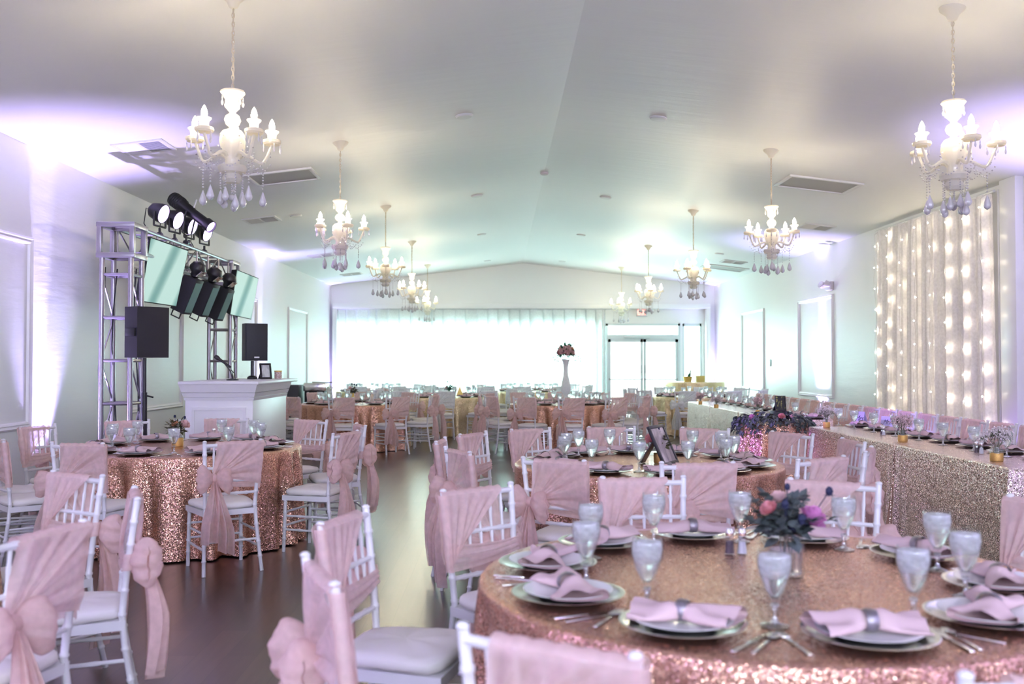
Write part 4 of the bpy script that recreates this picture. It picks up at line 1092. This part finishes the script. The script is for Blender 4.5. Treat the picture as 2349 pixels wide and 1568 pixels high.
def setting(px, py, fx, fy, z, ph, grp, lvl, k=0, goff=(.205, .147)):
    """px,py: plate centre; (fx, fy): direction the sitter faces"""
    rz = math.atan2(fy, fx) - PI/2; rx, ry = fy, -fx
    CHG.put((px, py, z), rng.uniform(0, 6), 'silver charger plate ' + ph, 'chargers at ' + grp)
    PLT.put((px, py, z+.0085), 0, 'white dinner plate ' + ph, 'plates at ' + grp)
    NAP[k % 2].put((px, py, z+.0175+.003), rz + R(rng.uniform(-14, 14)), 'blush napkin in ring ' + ph, 'napkins at ' + grp)
    gx, gy = px + rx*goff[0] + fx*goff[1], py + ry*goff[0] + fy*goff[1]
    GOB.put((gx + rng.uniform(-.012, .012), gy + rng.uniform(-.012, .012), z+.0005), rng.uniform(0, 6), 'iced water goblet ' + ph, 'goblets at ' + grp)
    if lvl >= 2:
        for C_, off, fwd, nm in ((FRK, -.205, -.02, 'silver fork '), (KNF, .195, -.03, 'silver knife '), (SPN, .226, -.03, 'silver spoon ')):
            C_.put((px + rx*off + fx*fwd, py + ry*off + fy*fwd, z+.0005), rz + R(rng.uniform(-8, 8)), nm + ph, 'cutlery at ' + grp)

for key, t in TABLES.items():
    cx, cy = t['c']; r = .915; seed = sum(map(ord, key)) % 17
    tb = empty('round_table', 'round banquet table under the sequin cloth of ' + t['ph'], 'table', (cx, cy, 0), .3, 'round banquet tables'); table_frame(tb, r)
    cl = bpy.data.objects.new('tablecloth', round_cloth(r, TZ, 21 + seed % 4, .068, .045, seed, M[t['mat']])); C.objects.link(cl); cl.location = (cx, cy, 0)
    tag(cl, '%s sequin floor-length cloth on %s' % ('rose gold' if t['mat'] == 'rose' else 'gold', t['ph']), 'tablecloth', 'sequin tablecloths')
    pts = [(cx + t['rc']*math.cos(R(a)), cy + t['rc']*math.sin(R(a))) for a in t['ang']]
    nm = side_names(pts, cy)
    for i, p in enumerate(pts):
        hide = key == 'near' and t['ang'][i] in (347, 311)
        place_chair(p[0], p[1], (cx-p[0], cy-p[1]), ('backlit-white sashed chair ' if t.get('white') else 'blush sashed chair ') + nm[i] + ' ' + t['ph'], 'chairs around ' + t['ph'], t['full'], t.get('white', False))
    if t['set']:
        n = len(t['ang']); 
        pp = [(cx + (.705)*math.cos(R(a)), cy + .705*math.sin(R(a))) for a in t['ang']]; nm = side_names(pp, cy)
        for i, p in enumerate(pp):
            a = R(t['ang'][i]); go = (.205, .147) if n <= 10 else (.165, .15)
            setting(p[0], p[1], -math.cos(a), -math.sin(a), TZ+.001, nm[i] + ' ' + t['ph'], t['ph'], t['set'] if n <= 10 or t['set'] < 2 else 1, i, go)

# long head table along the right wall
HX0, HX1 = 3.34, 4.05
def head_cloth(y0, y1, seed):
    """floor-length rectangular cloth, outline swept down with loose folds at the corners"""
    rr = random.Random(seed); ph = [rr.uniform(0, 6.28) for _ in range(5)]
    yc, hy = (y0+y1)/2, (y1-y0)/2; hx = (HX1-HX0)/2; pts = []
    per = 2*(2*hx + 2*hy); N = 300
    for i in range(N):
        d = per*i/N
        if d < 2*hy: p = (-hx, -hy + d); nrm = (-1, 0); e = min(d, 2*hy-d)
        elif d < 2*hy+2*hx: q = d-2*hy; p = (-hx+q, hy); nrm = (0, 1); e = min(q, 2*hx-q)
        elif d < 4*hy+2*hx: q = d-2*hy-2*hx; p = (hx, hy-q); nrm = (1, 0); e = min(q, 2*hy-q)
        else: q = d-4*hy-2*hx; p = (hx-q, -hy); nrm = (0, -1); e = min(q, 2*hx-q)
        pts.append((p, nrm, e, d))
    rows = [(0, TZ, 0), (.6, TZ, 0), (.985, TZ, 0), (1.0, TZ-.004, 0), (1.004, TZ-.015, 0)] + [(1.004, TZ-.015-(TZ-.027)*k/12, k/12) for k in range(1, 13)]
    vs = []
    for k, z, dd in rows:
        for (p, nrm, e, d) in pts:
            corner = math.exp(-(e/.16)**2)
            off = dd*(.012 + .007*math.sin(d*9+ph[0]) + .006*math.sin(d*17+ph[1]) + corner*.018*(1+math.sin(d*42+ph[2])))
            vs.append((p[0]*k + nrm[0]*off, p[1]*k + nrm[1]*min(off, .02)*(1 if abs(nrm[1]) else 1), z))
    b = MB(); b.add(vs, [(j*N+i, j*N+(i+1) % N, (j+1)*N+(i+1) % N, (j+1)*N+i) for j in range(len(rows)-1) for i in range(N)])
    o = b.build('tablecloth', M['rose_sheen'], sharp=50); o.location = ((HX0+HX1)/2, yc, 0); return o
segs = [(6.27, 8.06, 'nearest'), (8.10, 10.34, 'second nearest'), (11.62, 13.38, 'third'), (13.42, 15.2, 'fourth'), (15.24, 16.98, 'furthest')]
for i, (y0, y1, nm) in enumerate(segs):
    o = empty('trestle_table', nm + ' rectangular table in the head row under its cloth', 'table', ((HX0+HX1)/2, (y0+y1)/2, 0), 0, 'head row tables')
    MB().box(-.345, .345, -(y1-y0)/2+.02, (y1-y0)/2-.02, TZ-.035, TZ-.008).build('tabletop', M['wood'], o, smooth=False)
    for s in (-1, 1):
        for q in (-1, 1): MB().tube([(.3*s, q*((y1-y0)/2-.25), 0), (.3*s, q*((y1-y0)/2-.25), TZ-.035)], .016, 8).build('leg', M['grey'], o)
    tag(head_cloth(y0, y1, i+3), 'rose gold sequin cloth with painted sheen on the %s head row table' % nm, 'tablecloth', 'head row cloths')
# the turned-back tan lining where the two near cloths meet
m = MB().add([(HX0-.022, 8.02, .02), (HX0-.06, 8.16, .012), (HX0-.012, 8.09, .46), (HX0-.012, 8.06, .02), (HX0-.02, 8.17, .012), (HX0-.006, 8.10, .46)], [(0,1,2), (5,4,3), (0,3,4,1), (1,4,5,2), (2,5,3,0)])
tag(m.build('cloth_lining', M['lining'], smooth=False), 'tan lining wedge at the seam between the two near head row cloths', 'fabric')
hy = [7.05 + .505*k for k in range(20)]
for k, y in enumerate(hy):
    place_chair(4.535, y, (-1, rng.uniform(-.06, .06)), 'sashed white chair, %s from the right behind the head row' % ordn[k], 'chairs behind the head row', k < 7)
sy = [6.75 + .50*k for k in range(21)]
for k, y in enumerate(sy):
    if 10.3 < y < 11.75: continue
    setting(3.88, y, -1, 0, TZ+.001, 'on the head row, %s from the right' % ordn[k], 'the head row', 1, k, (.20, .18))
# small round garland table standing in the gap of the head row
GX, GY = 3.15, 11.0
cl = bpy.data.objects.new('tablecloth', round_cloth(.385, TZ, 13, .045, .08, 5, M['rose'])); C.objects.link(cl); cl.location = (GX, GY, 0); tag(cl, 'violet-lit sequin cloth of the small round garland table', 'tablecloth')
tb = empty('cocktail_table', 'small round table under the leafy garland', 'table', (GX, GY, 0)); table_frame(tb, .385)
# gift table in the far right corner
gx, gy = 4.70, 23.2
cl = bpy.data.objects.new('tablecloth', round_cloth(.74, .985, 13, .03, .04, 2, M['gold_seq'], .42)); C.objects.link(cl); cl.location = (gx, gy, 0); tag(cl, 'gold cloth on the high gift table in the far right corner', 'tablecloth')
tb = empty('gift_table', 'high round gift table in the far right corner', 'table', (gx, gy, 0))
MB().lathe([(0, .95), (.73, .95), (.732, .977), (0, .977)], 40).build('tabletop', M['wood'], tb); MB().tube([(0, 0, .03), (0, 0, .95)], .035, 12).build('post', M['grey'], tb); MB().lathe([(.28, 0), (.28, .02), (.05, .04), (0, .04)], 24).build('base', M['grey'], tb)
o = empty('gift_box', 'yellow gift box on the gift table', 'box', (4.83, 23.05, .987)); MB().rbox(-.10, .10, -.08, .08, 0, .125, .006).build('box', M['yellow'], o); MB().rbox(-.104, .104, -.084, .084, .118, .142, .004).build('lid', M['yellow'], o)
o = empty('champagne_cooler', 'pale bucket with a leaning green bottle on the gift table', 'bucket', (4.53, 23.05, .987))
MB().lathe([(0, 0), (.085, 0), (.11, .12), (.115, .125), (.105, .12), (.09, .02), (0, .02)], 24).build('bucket', M['gold'], o)
MB().lathe([(0, .02), (.035, .02), (.036, .17), (.014, .23), (.014, .29), (0, .29)], 16, (-.01, 0, 0), Matrix.Rotation(R(18), 3, 'Y')).build('bottle', M['green'], o)

# ------------------------------------------------------------------ flowers, jars, cards, shakers
def leaf_quad(m, p, d, n, L, W, bend=.25):
    d = Vector(d).normalized(); n = Vector(n); n = (n - d*n.dot(d)).normalized(); s = d.cross(n); p = Vector(p)
    pts = []
    for t, w_ in ((0, .12), (.3, .9), (.6, .85), (1, .0)):
        c = p + d*L*t - n*bend*L*t*t
        if w_ > 0: pts += [c - s*W*w_/2 + n*.10*W*w_, c, c + s*W*w_/2 + n*.10*W*w_]
        else: pts.append(c)
    m.add(pts, [(0,1,4,3), (1,2,5,4), (3,4,7,6), (4,5,8,7), (6,7,9), (7,8,9)])
def rose(r, seed):
    """layered petals round a bud"""
    rr = random.Random(seed); m = MB(); m.ball((0, 0, r*.25), r*.34, r*.34, r*.5, 10, 8)
    for lay, (n, rad, tilt, sz) in enumerate(((3, .28, 8, .62), (4, .45, 22, .74), (5, .62, 40, .84), (6, .74, 62, .90))):
        for k in range(n):
            a = 2*PI*k/n + lay*.7 + rr.uniform(-.15, .15); A = Matrix.Rotation(a, 3, 'Z') @ Matrix.Rotation(R(tilt+rr.uniform(-6, 6)), 3, 'Y')
            def fn(u, v):
                x = (u-.5)*2; w_ = sz*r*(.35+.65*math.sin(PI*min(.62, .15+v*.55)))*.95
                q = Vector((r*.18 + r*.20*(1-(x*x))*.5 - .12*r*v*v, x*w_*.72, v*r*1.05*(1-.22*x*x)))
                q.x += .18*r*max(0, v-.75)*4*.35
                return A @ q + Vector((0, 0, -r*.35))
            m.grid(fn, 6, 5)
    return m
def put(m, src, loc, rot=None, s=1.0):
    A = (rot or Matrix.Identity(3))
    return m.add([Vector(loc) + A @ (Vector(p)*s) for p in src.v], src.f)
def tilt(az, t): return Matrix.Rotation(az, 3, 'Z') @ Matrix.Rotation(t, 3, 'Y')
def sprig(m, p0, d, L, n, leafL, leafW, rr, droop=.3, stem=None):
    p0 = Vector(p0); d = Vector(d).normalized(); pts = []
    for k in range(n+1):
        t = k/n; c = p0 + d*L*t - Vector((0, 0, droop*L*t*t)); pts.append(c)
        if k:
            for s in (-1, 1):
                sd = d.cross(Vector((0, 0, 1))); sd = sd.normalized() if sd.length > .1 else Vector((1, 0, 0))
                leaf_quad(m, c, d*.6 + sd*s + Vector((0, 0, rr.uniform(-.3, .4))), Vector((rr.uniform(-.4, .4), rr.uniform(-.4, .4), 1)), leafL*rr.uniform(.7, 1.15), leafW*rr.uniform(.8, 1.1))
    leaf_quad(m, pts[-1], d, (0, 0, 1), leafL, leafW)
    m.tube(pts, .0018, 4)
def jar(o, r=.040, h=.105, gold_h=.058):
    MB().lathe([(0, 0), (r*.94, 0), (r, .006), (r, h*.78), (r*.82, h*.90), (r*.82, h), (r*.76, h), (r*.76, h*.9), (r*.93, h*.77), (r*.93, .008), (0, .006)], 24).build('jar', M['glass'], o, sharp=60)
    MB().lathe([(0, .0005), (r*.96, .0005), (r*1.02, .006), (r*1.02, gold_h), (r*1.005, gold_h+.001), (r*.9, .010), (0, .010)], 24).build('glitter_base', M['goldglit'], o, sharp=60)
def babys_breath(x, y, z, lab, seed, spread=.085, hgt=.20, rosy=None, jr=.040, jh=.105):
    o = empty('flower_jar', lab, 'flower jar', (x, y, z), group='gold dipped flower jars on the head row'); jar(o, jr, jh, jh*.55); rr = random.Random(seed)
    st, bl, lf = MB(), MB(), MB()
    for k in range(26):
        a = rr.uniform(0, 2*PI); q = rr.uniform(.05, 1)**.6; top = Vector((math.cos(a)*spread*q, math.sin(a)*spread*q, hgt*(.75 + .3*(1-q*.8)) + rr.uniform(-.02, .02)))
        b0 = Vector((rr.uniform(-.5, .5)*jr, rr.uniform(-.5, .5)*jr, .012)); md = Vector((top.x*.25, top.y*.25, jh*1.05))
        st.tube([b0, md, top], .0009, 4)
        for j in range(20):
            p = top + Vector((rr.gauss(0, .021), rr.gauss(0, .021), rr.gauss(0, .018))); bl.ball(p, rr.uniform(.0036, .0064), nu=5, nv=4); st.tube([top - Vector((0, 0, .02)), p], .0006, 3)
        if k % 3 == 0: leaf_quad(lf, md + (top-md)*.4, (math.cos(a+1), math.sin(a+1), .6), (0, 0, 1), .035, .008)
    st.add(lf.v, lf.f); st.build('stems', M['stem'], o)
    b = bl.build('blossoms', M['gyps_pink'] if seed % 2 else M['gyps'], o); b['kind'] = 'stuff'
    if rosy:
        put(MB(), rose(.030, seed), (.02, -.03, hgt*.92), tilt(-1.2, .5)).build('rose', rosy, o)
    return o
HJ = [(1607, 928, 'furthest along the head row'), (1644, 936, 'second furthest along the head row'), (1739, 950, 'left of the dark framed card'), (1898, 980, 'right of the leafy garland'),
      (2074, 1013, 'beside the lilac cards'), (2291, 1058, 'nearest the right edge')]
for i, (u, v, wh) in enumerate(HJ):
    x, y = XY(u, v, TZ); nz = [.030, .034, .026, .036, .040, .043][i]
    babys_breath(x, y, TZ+.001, 'gold dipped jar of baby\'s breath ' + wh, i+3, [.055, .07, .045, .075, .085, .10][i], [.16, .16, .20, .19, .20, .21][i], [M['palerose'], None, M['pinkrose'], None, M['palerose'], M['palerose']][i], nz, .10)
# garland round the small table
o = empty('leaf_garland', 'dense eucalyptus garland with pink roses on the small round table', 'garland', (GX, GY, TZ))
rr = random.Random(11); lf = MB()
for k in range(620):
    a = rr.uniform(0, 2*PI); q = rr.random()**.55; rad = .10 + .33*q
    if rr.random() < .30: rad = .385 + rr.uniform(-.02, .07); z = rr.uniform(-.10, .03)
    else: z = .015 + (1-q)*.10*rr.random() + .05*rr.random()
    p = Vector((rad*math.cos(a), rad*math.sin(a), z)); d = Vector((math.cos(a+rr.uniform(-1.2, 1.2)), math.sin(a+rr.uniform(-1.2, 1.2)), rr.uniform(-.9, .6) - (.7 if rad > .38 else 0)))
    leaf_quad(lf, p, d, (rr.uniform(-.5, .5), rr.uniform(-.5, .5), 1), rr.uniform(.045, .085), rr.uniform(.028, .046), .35)
for k in range(26):
    a = 2*PI*k/26 + rr.uniform(-.1, .1); p = Vector((.36*math.cos(a), .36*math.sin(a), .02)); sprig(lf, p, (math.cos(a), math.sin(a), .15), .12, 4, .05, .026, rr, .9)
f = lf.build('foliage', M['euca'], o, sharp=60); f['kind'] = 'stuff'
for (a, rad, z, mt) in ((200, .30, .07, 'orchid'), (275, .25, .09, 'pinkrose'), (330, .22, .07, 'palerose')):
    put(MB(), rose(.042, int(a)), (rad*math.cos(R(a)), rad*math.sin(R(a)), z), tilt(R(a), .7)).build('rose', M[mt], o)
# black framed card behind the garland
o = easel_frame('photo_frame', 'black framed dark picture standing behind the leafy garland', (3.30, 11.22, TZ+.12), R(12), .135, .18, 8, .010, M['nightpic'])
st = empty('card_riser', 'small riser under the dark framed picture', 'riser', (3.30, 11.27, TZ)); MB().rbox(-.085, .085, -.09, .10, .001, .119, .004).build('block', M['blackplastic'], st)
# lilac name cards with handwriting
def name_card(u, v, txt, lab, wd, hg, rz):
    x, y = XY(u, v, TZ); o = empty('name_card', lab, 'card', (x, y, TZ+.001), rz)
    t = R(12)
    MB().add([(-wd/2, 0, 0), (wd/2, 0, 0), (wd/2, hg*math.sin(t), hg), (-wd/2, hg*math.sin(t), hg), (-wd/2, .006, 0), (wd/2, .006, 0), (wd/2, hg*math.sin(t)+.004, hg+.001), (-wd/2, hg*math.sin(t)+.004, hg+.001)],
             [(0,1,2,3), (7,6,5,4), (0,4,5,1), (1,5,6,2), (2,6,7,3), (3,7,4,0)]).add([(-wd/2, hg*math.sin(t)+.002, hg), (wd/2, hg*math.sin(t)+.002, hg), (wd/2, hg*.55, 0), (-wd/2, hg*.55, 0), (-wd/2, hg*math.sin(t)+.006, hg), (wd/2, hg*math.sin(t)+.006, hg), (wd/2, hg*.55+.004, 0), (-wd/2, hg*.55+.004, 0)],
             [(0,1,2,3), (7,6,5,4), (0,4,5,1), (1,5,6,2), (2,6,7,3), (3,7,4,0)]).build('card', M['lilac'], o, smooth=False)
    w_ = text_mesh('handwriting', txt, hg*.66, M['ink'], o, (0, hg*.25*math.sin(t)-.0015, hg*.25), (PI/2 - t, 0, 0), .8, .0006, .35, 0, 'TOP_BASELINE'); w_['label'] = 'dark handwriting ' + txt
name_card(1972, 972, 'Mrs', 'lilac card lettered Mrs standing on the head row', .125, .135, R(-62))
name_card(2036, 978, 'Mr.', 'lilac card lettered Mr standing on the head row', .135, .105, R(-52))
# salt and pepper
def shaker(x, y, z, kind, ph):
    o = empty(kind + '_shaker', ('pepper' if kind == 'pepper' else 'salt') + ' shaker with metal cap ' + ph, 'shaker', (x, y, z), group='salt and pepper shakers')
    MB().lathe([(0, 0), (.021, 0), (.0215, .004), (.015, .055), (.013, .068), (0, .068)], 8).build('glass_body', M['glass'], o, sharp=20)
    MB().lathe([(0, .004), (.0165, .004), (.0125, .046), (0, .047)], 8).build('contents', M[kind], o, sharp=20)
    MB().lathe([(.0135, .066), (.015, .070), (.0145, .082), (.010, .092), (0, .095)], 14).build('cap', M['silver'], o)
for (u1, v1, u2, v2, ph, z) in ((1673, 1270, 1702, 1270, 'on the nearest round table', TZ), (1441, 1040, 1461, 1040, 'on the table with photo frame', TZ), (494, 1004, 507, 1005, 'on the table before the booth', TZ),
                            (2245, 1040, 2256, 1042, 'near the right end of the head row', TZ), (1847, 965, 1853, 966, 'right of the garland on the head row', TZ), (2026, 998, 2030, 999, 'by the lilac cards on the head row', TZ)):
    for (u, v, k) in ((u1, v1, 'pepper'), (u2, v2, 'salt')):
        x, y = XY(u, v, z); shaker(x, y, z+.001, k, ph)
# centrepieces
def bouquet(o, seed, leafm, spec, top=.12, stems=12, spread=.12, leafL=.07, leafW=.04, nl=40):
    rr = random.Random(seed); lf = MB()
    for k in range(stems):
        a = rr.uniform(0, 2*PI); e = rr.uniform(.25, 1.0); d = Vector((math.cos(a)*e, math.sin(a)*e, 1.15-.75*e))
        sprig(lf, (0, 0, top-.02), d, spread*rr.uniform(.8, 1.25), 5, leafL*.8, leafW*.8, rr, .25)
    for k in range(nl):
        a = rr.uniform(0, 2*PI); q = rr.random(); p = Vector((math.cos(a)*q*.07, math.sin(a)*q*.07, top + rr.uniform(-.03, .05)))
        leaf_quad(lf, p, (math.cos(a), math.sin(a), rr.uniform(-.3, .8)), (rr.uniform(-.5, .5), rr.uniform(-.5, .5), 1), leafL*rr.uniform(.7, 1.2), leafW*rr.uniform(.8, 1.2))
    for k in range(6): lf.tube([(rr.uniform(-.02, .02), rr.uniform(-.02, .02), .015), (rr.uniform(-.03, .03), rr.uniform(-.03, .03), top)], .002, 4)
    f = lf.build('foliage', leafm, o, sharp=60); f['kind'] = 'stuff'
    for i, (x, y, z, r, mt, nm) in enumerate(spec):
        if nm == 'thistle':
            b = MB().ball((x, y, z), r, r, r*1.3, 10, 8, wob=lambda a, b_: 1 + .18*math.sin(9*a)*math.cos(b_*7)); b.tube([(x, y, z), (x*.3, y*.3, top-.02)], .0016, 4)
            for j in range(9): leaf_quad(b, (x, y, z-r*.9), (math.cos(j*.7), math.sin(j*.7), .1), (0, 0, 1), r*2, r*.5)
        else: b = put(MB(), rose(r, seed+i), (x, y, z), tilt(math.atan2(y, x), .6 if x*x+y*y > .0004 else 0))
        b.build(nm, M[mt], o)
x, y = XY(1782, 1262, TZ)
o = empty('centrepiece', 'dark bouquet with pink flowers in a glass jar on the nearest round table', 'flower arrangement', (.925, 3.10, TZ+.001))
MB().lathe([(0, 0), (.052, 0), (.056, .006), (.058, .10), (.050, .135), (.054, .142), (.050, .142), (.046, .133), (.052, .10), (.050, .010), (0, .008)], 26).build('jar', M['glass'], o, sharp=60)
MB().lathe([(0, .010), (.049, .012), (.051, .085), (0, .085)], 22).build('water', M['ice'], o, sharp=60)
bouquet(o, 3, M['euca'], [(.075, -.05, .20, .046, 'orchid', 'flower'), (-.065, -.03, .225, .030, 'pinkrose', 'flower'), (-.01, .05, .25, .028, 'palerose', 'flower'), (.135, -.02, .275, .012, 'thistle', 'thistle'), (-.02, -.06, .24, .012, 'thistle', 'thistle'),
                          (.03, -.075, .195, .014, 'thistle', 'thistle'), (.005, -.05, .17, .012, 'thistle', 'thistle'), (.0, -.02, .29, .009, 'thistle', 'thistle')], .15, 18, .15, .052, .040, 120)
x, y = XY(412, 1022, TZ)
o = empty('centrepiece', 'gold dipped jar of olive leaves and a pink rose before the booth', 'flower arrangement', (x, y, TZ+.001)); jar(o, .046, .125, .068)
bouquet(o, 8, M['leaf'], [(.07, -.03, .185, .046, 'palerose', 'rose'), (-.01, -.04, .19, .030, 'peach', 'rose'), (-.03, .02, .245, .010, 'thistle', 'thistle'), (.045, .04, .235, .010, 'thistle', 'thistle')], .13, 15, .115, .055, .026, 50)
x, y = XY(1515, 1062, TZ)
o = empty('centrepiece', 'gold dipped jar with a pink rose behind the black photo frame', 'flower arrangement', (x, y, TZ+.001)); jar(o, .046, .125, .068)
bouquet(o, 15, M['leaf'], [(-.075, -.03, .175, .045, 'pinkrose', 'rose'), (-.02, .0, .235, .016, 'thistle', 'thistle')], .13, 7, .085, .05, .030, 26)
x, y = XY(1541, 1066, TZ)
easel_frame('photo_frame', 'large black easel frame with a pale photograph on the nearer middle table', (x, y+.02, TZ+.001), R(62), .30, .285, 24, .022, M['photo'])
# behind-the-booth table: brass bottle vase of flowers
o = empty('centrepiece', 'small brass bottle vase of flowers behind the booth', 'flower arrangement', (*XY(811, 920, TZ), TZ+.001))
MB().lathe([(0, 0), (.038, 0), (.040, .05), (.020, .10), (.016, .14), (.020, .15), (0, .15)], 20).build('vase', M['gold'], o)
bouquet(o, 21, M['leaf'], [(-.05, -.03, .24, .04, 'palerose', 'rose'), (.02, .0, .30, .014, 'thistle', 'thistle'), (.06, 0, .29, .014, 'thistle', 'thistle'), (-.02, .0, .31, .014, 'thistle', 'thistle')], .17, 9, .10, .05, .03, 36)
o = empty('centrepiece', 'small green posy in a jar beside the gold tent card', 'flower arrangement', (-1.02, 19.4, TZ+.001)); jar(o, .046, .12, .06)
bouquet(o, 31, M['green'], [(-.05, -.04, .19, .035, 'palerose', 'rose'), (-.03, .0, .30, .014, 'green', 'thistle')], .14, 10, .13, .055, .03, 30)
o = empty('tent_card', 'gold folded tent card on the far middle table', 'card', (*XY(1055, 907, TZ), TZ+.001))
MB().prism([(-.075, 0), (.075, 0), (0, .20)], lambda a, b, t: (a, -.05 + .10*t, b)).build('card', M['gold'], o, smooth=False)
# tall vase
o = empty('tall_vase', 'tall white vase with a ball of roses and greenery', 'vase', (1.12, 16.2, TZ+.001))
MB().lathe([(0, 0), (.075, 0), (.080, .012), (.055, .035), (.050, .07), (.030, .10), (.026, .125), (.050, .16), (.080, .21), (.083, .27), (.066, .36), (.044, .46), (.036, .55), (.038, .62), (.052, .70), (.068, .74), (.062, .74), (.04, .66), (0, .60)], 30).build('vase', M['porcelain_vase'], o, sharp=60)
rr = random.Random(5); lf = MB()
for k in range(70):
    a = rr.uniform(0, 2*PI); b = rr.uniform(-.5, 1.3); d = Vector((math.cos(a)*math.cos(b), math.sin(a)*math.cos(b), math.sin(b))); leaf_quad(lf, Vector((0, 0, .86)) + d*.11, d + Vector((0, 0, rr.uniform(-.5, .3))), (rr.uniform(-.5, .5), rr.uniform(-.5, .5), 1), rr.uniform(.06, .10), .03)
for a, e in ((180, -.15), (200, -.35), (0, -.3), (-20, -.1), (120, .7), (60, .9), (230, -.3), (320, -.4), (90, -.2)):
    sprig(lf, (0, 0, .84), (math.cos(R(a)), math.sin(R(a)), e+.15), .24, 6, .055, .024, rr, .35)
for a, e in ((20, 1.2), (45, .8), (75, 2.0)): lf.tube([(.0, 0, .85), (.24*math.cos(R(a)), .1*math.sin(R(a)), .85 + .26*min(1, e))], .003, 4)
f = lf.build('foliage', M['green'], o, sharp=60); f['kind'] = 'stuff'
for i in range(22):
    b = math.asin(-.15 + 1.1*(i+.5)/22) if i < 20 else .2; a = i*2.399; d = Vector((math.cos(a)*math.cos(b), math.sin(a)*math.cos(b), math.sin(b)))
    c = Vector((0, 0, .85)) + d*.125; q = d.to_track_quat('Z', 'Y').to_matrix()
    put(MB(), rose(.048, i), c, q).build('rose', M[('palerose', 'cream', 'palerose', 'peach', 'pinkrose')[i % 5] if i % 3 else 'palerose'], o)
for L in ([CH, CHP, CHG, PLT, GOB, FRK, KNF, SPN] + NAP + FULL + MID): L.finish()
labs = {}
for ob in sc.objects:
    if ob.parent is None and 'label' in ob: labs.setdefault(ob['label'], []).append(ob.name)
for k, v in labs.items():
    if len(v) > 1: print('DUPLABEL', k, v)
    if not 4 <= len(k.split()) <= 16: print('LABLEN', len(k.split()), k)
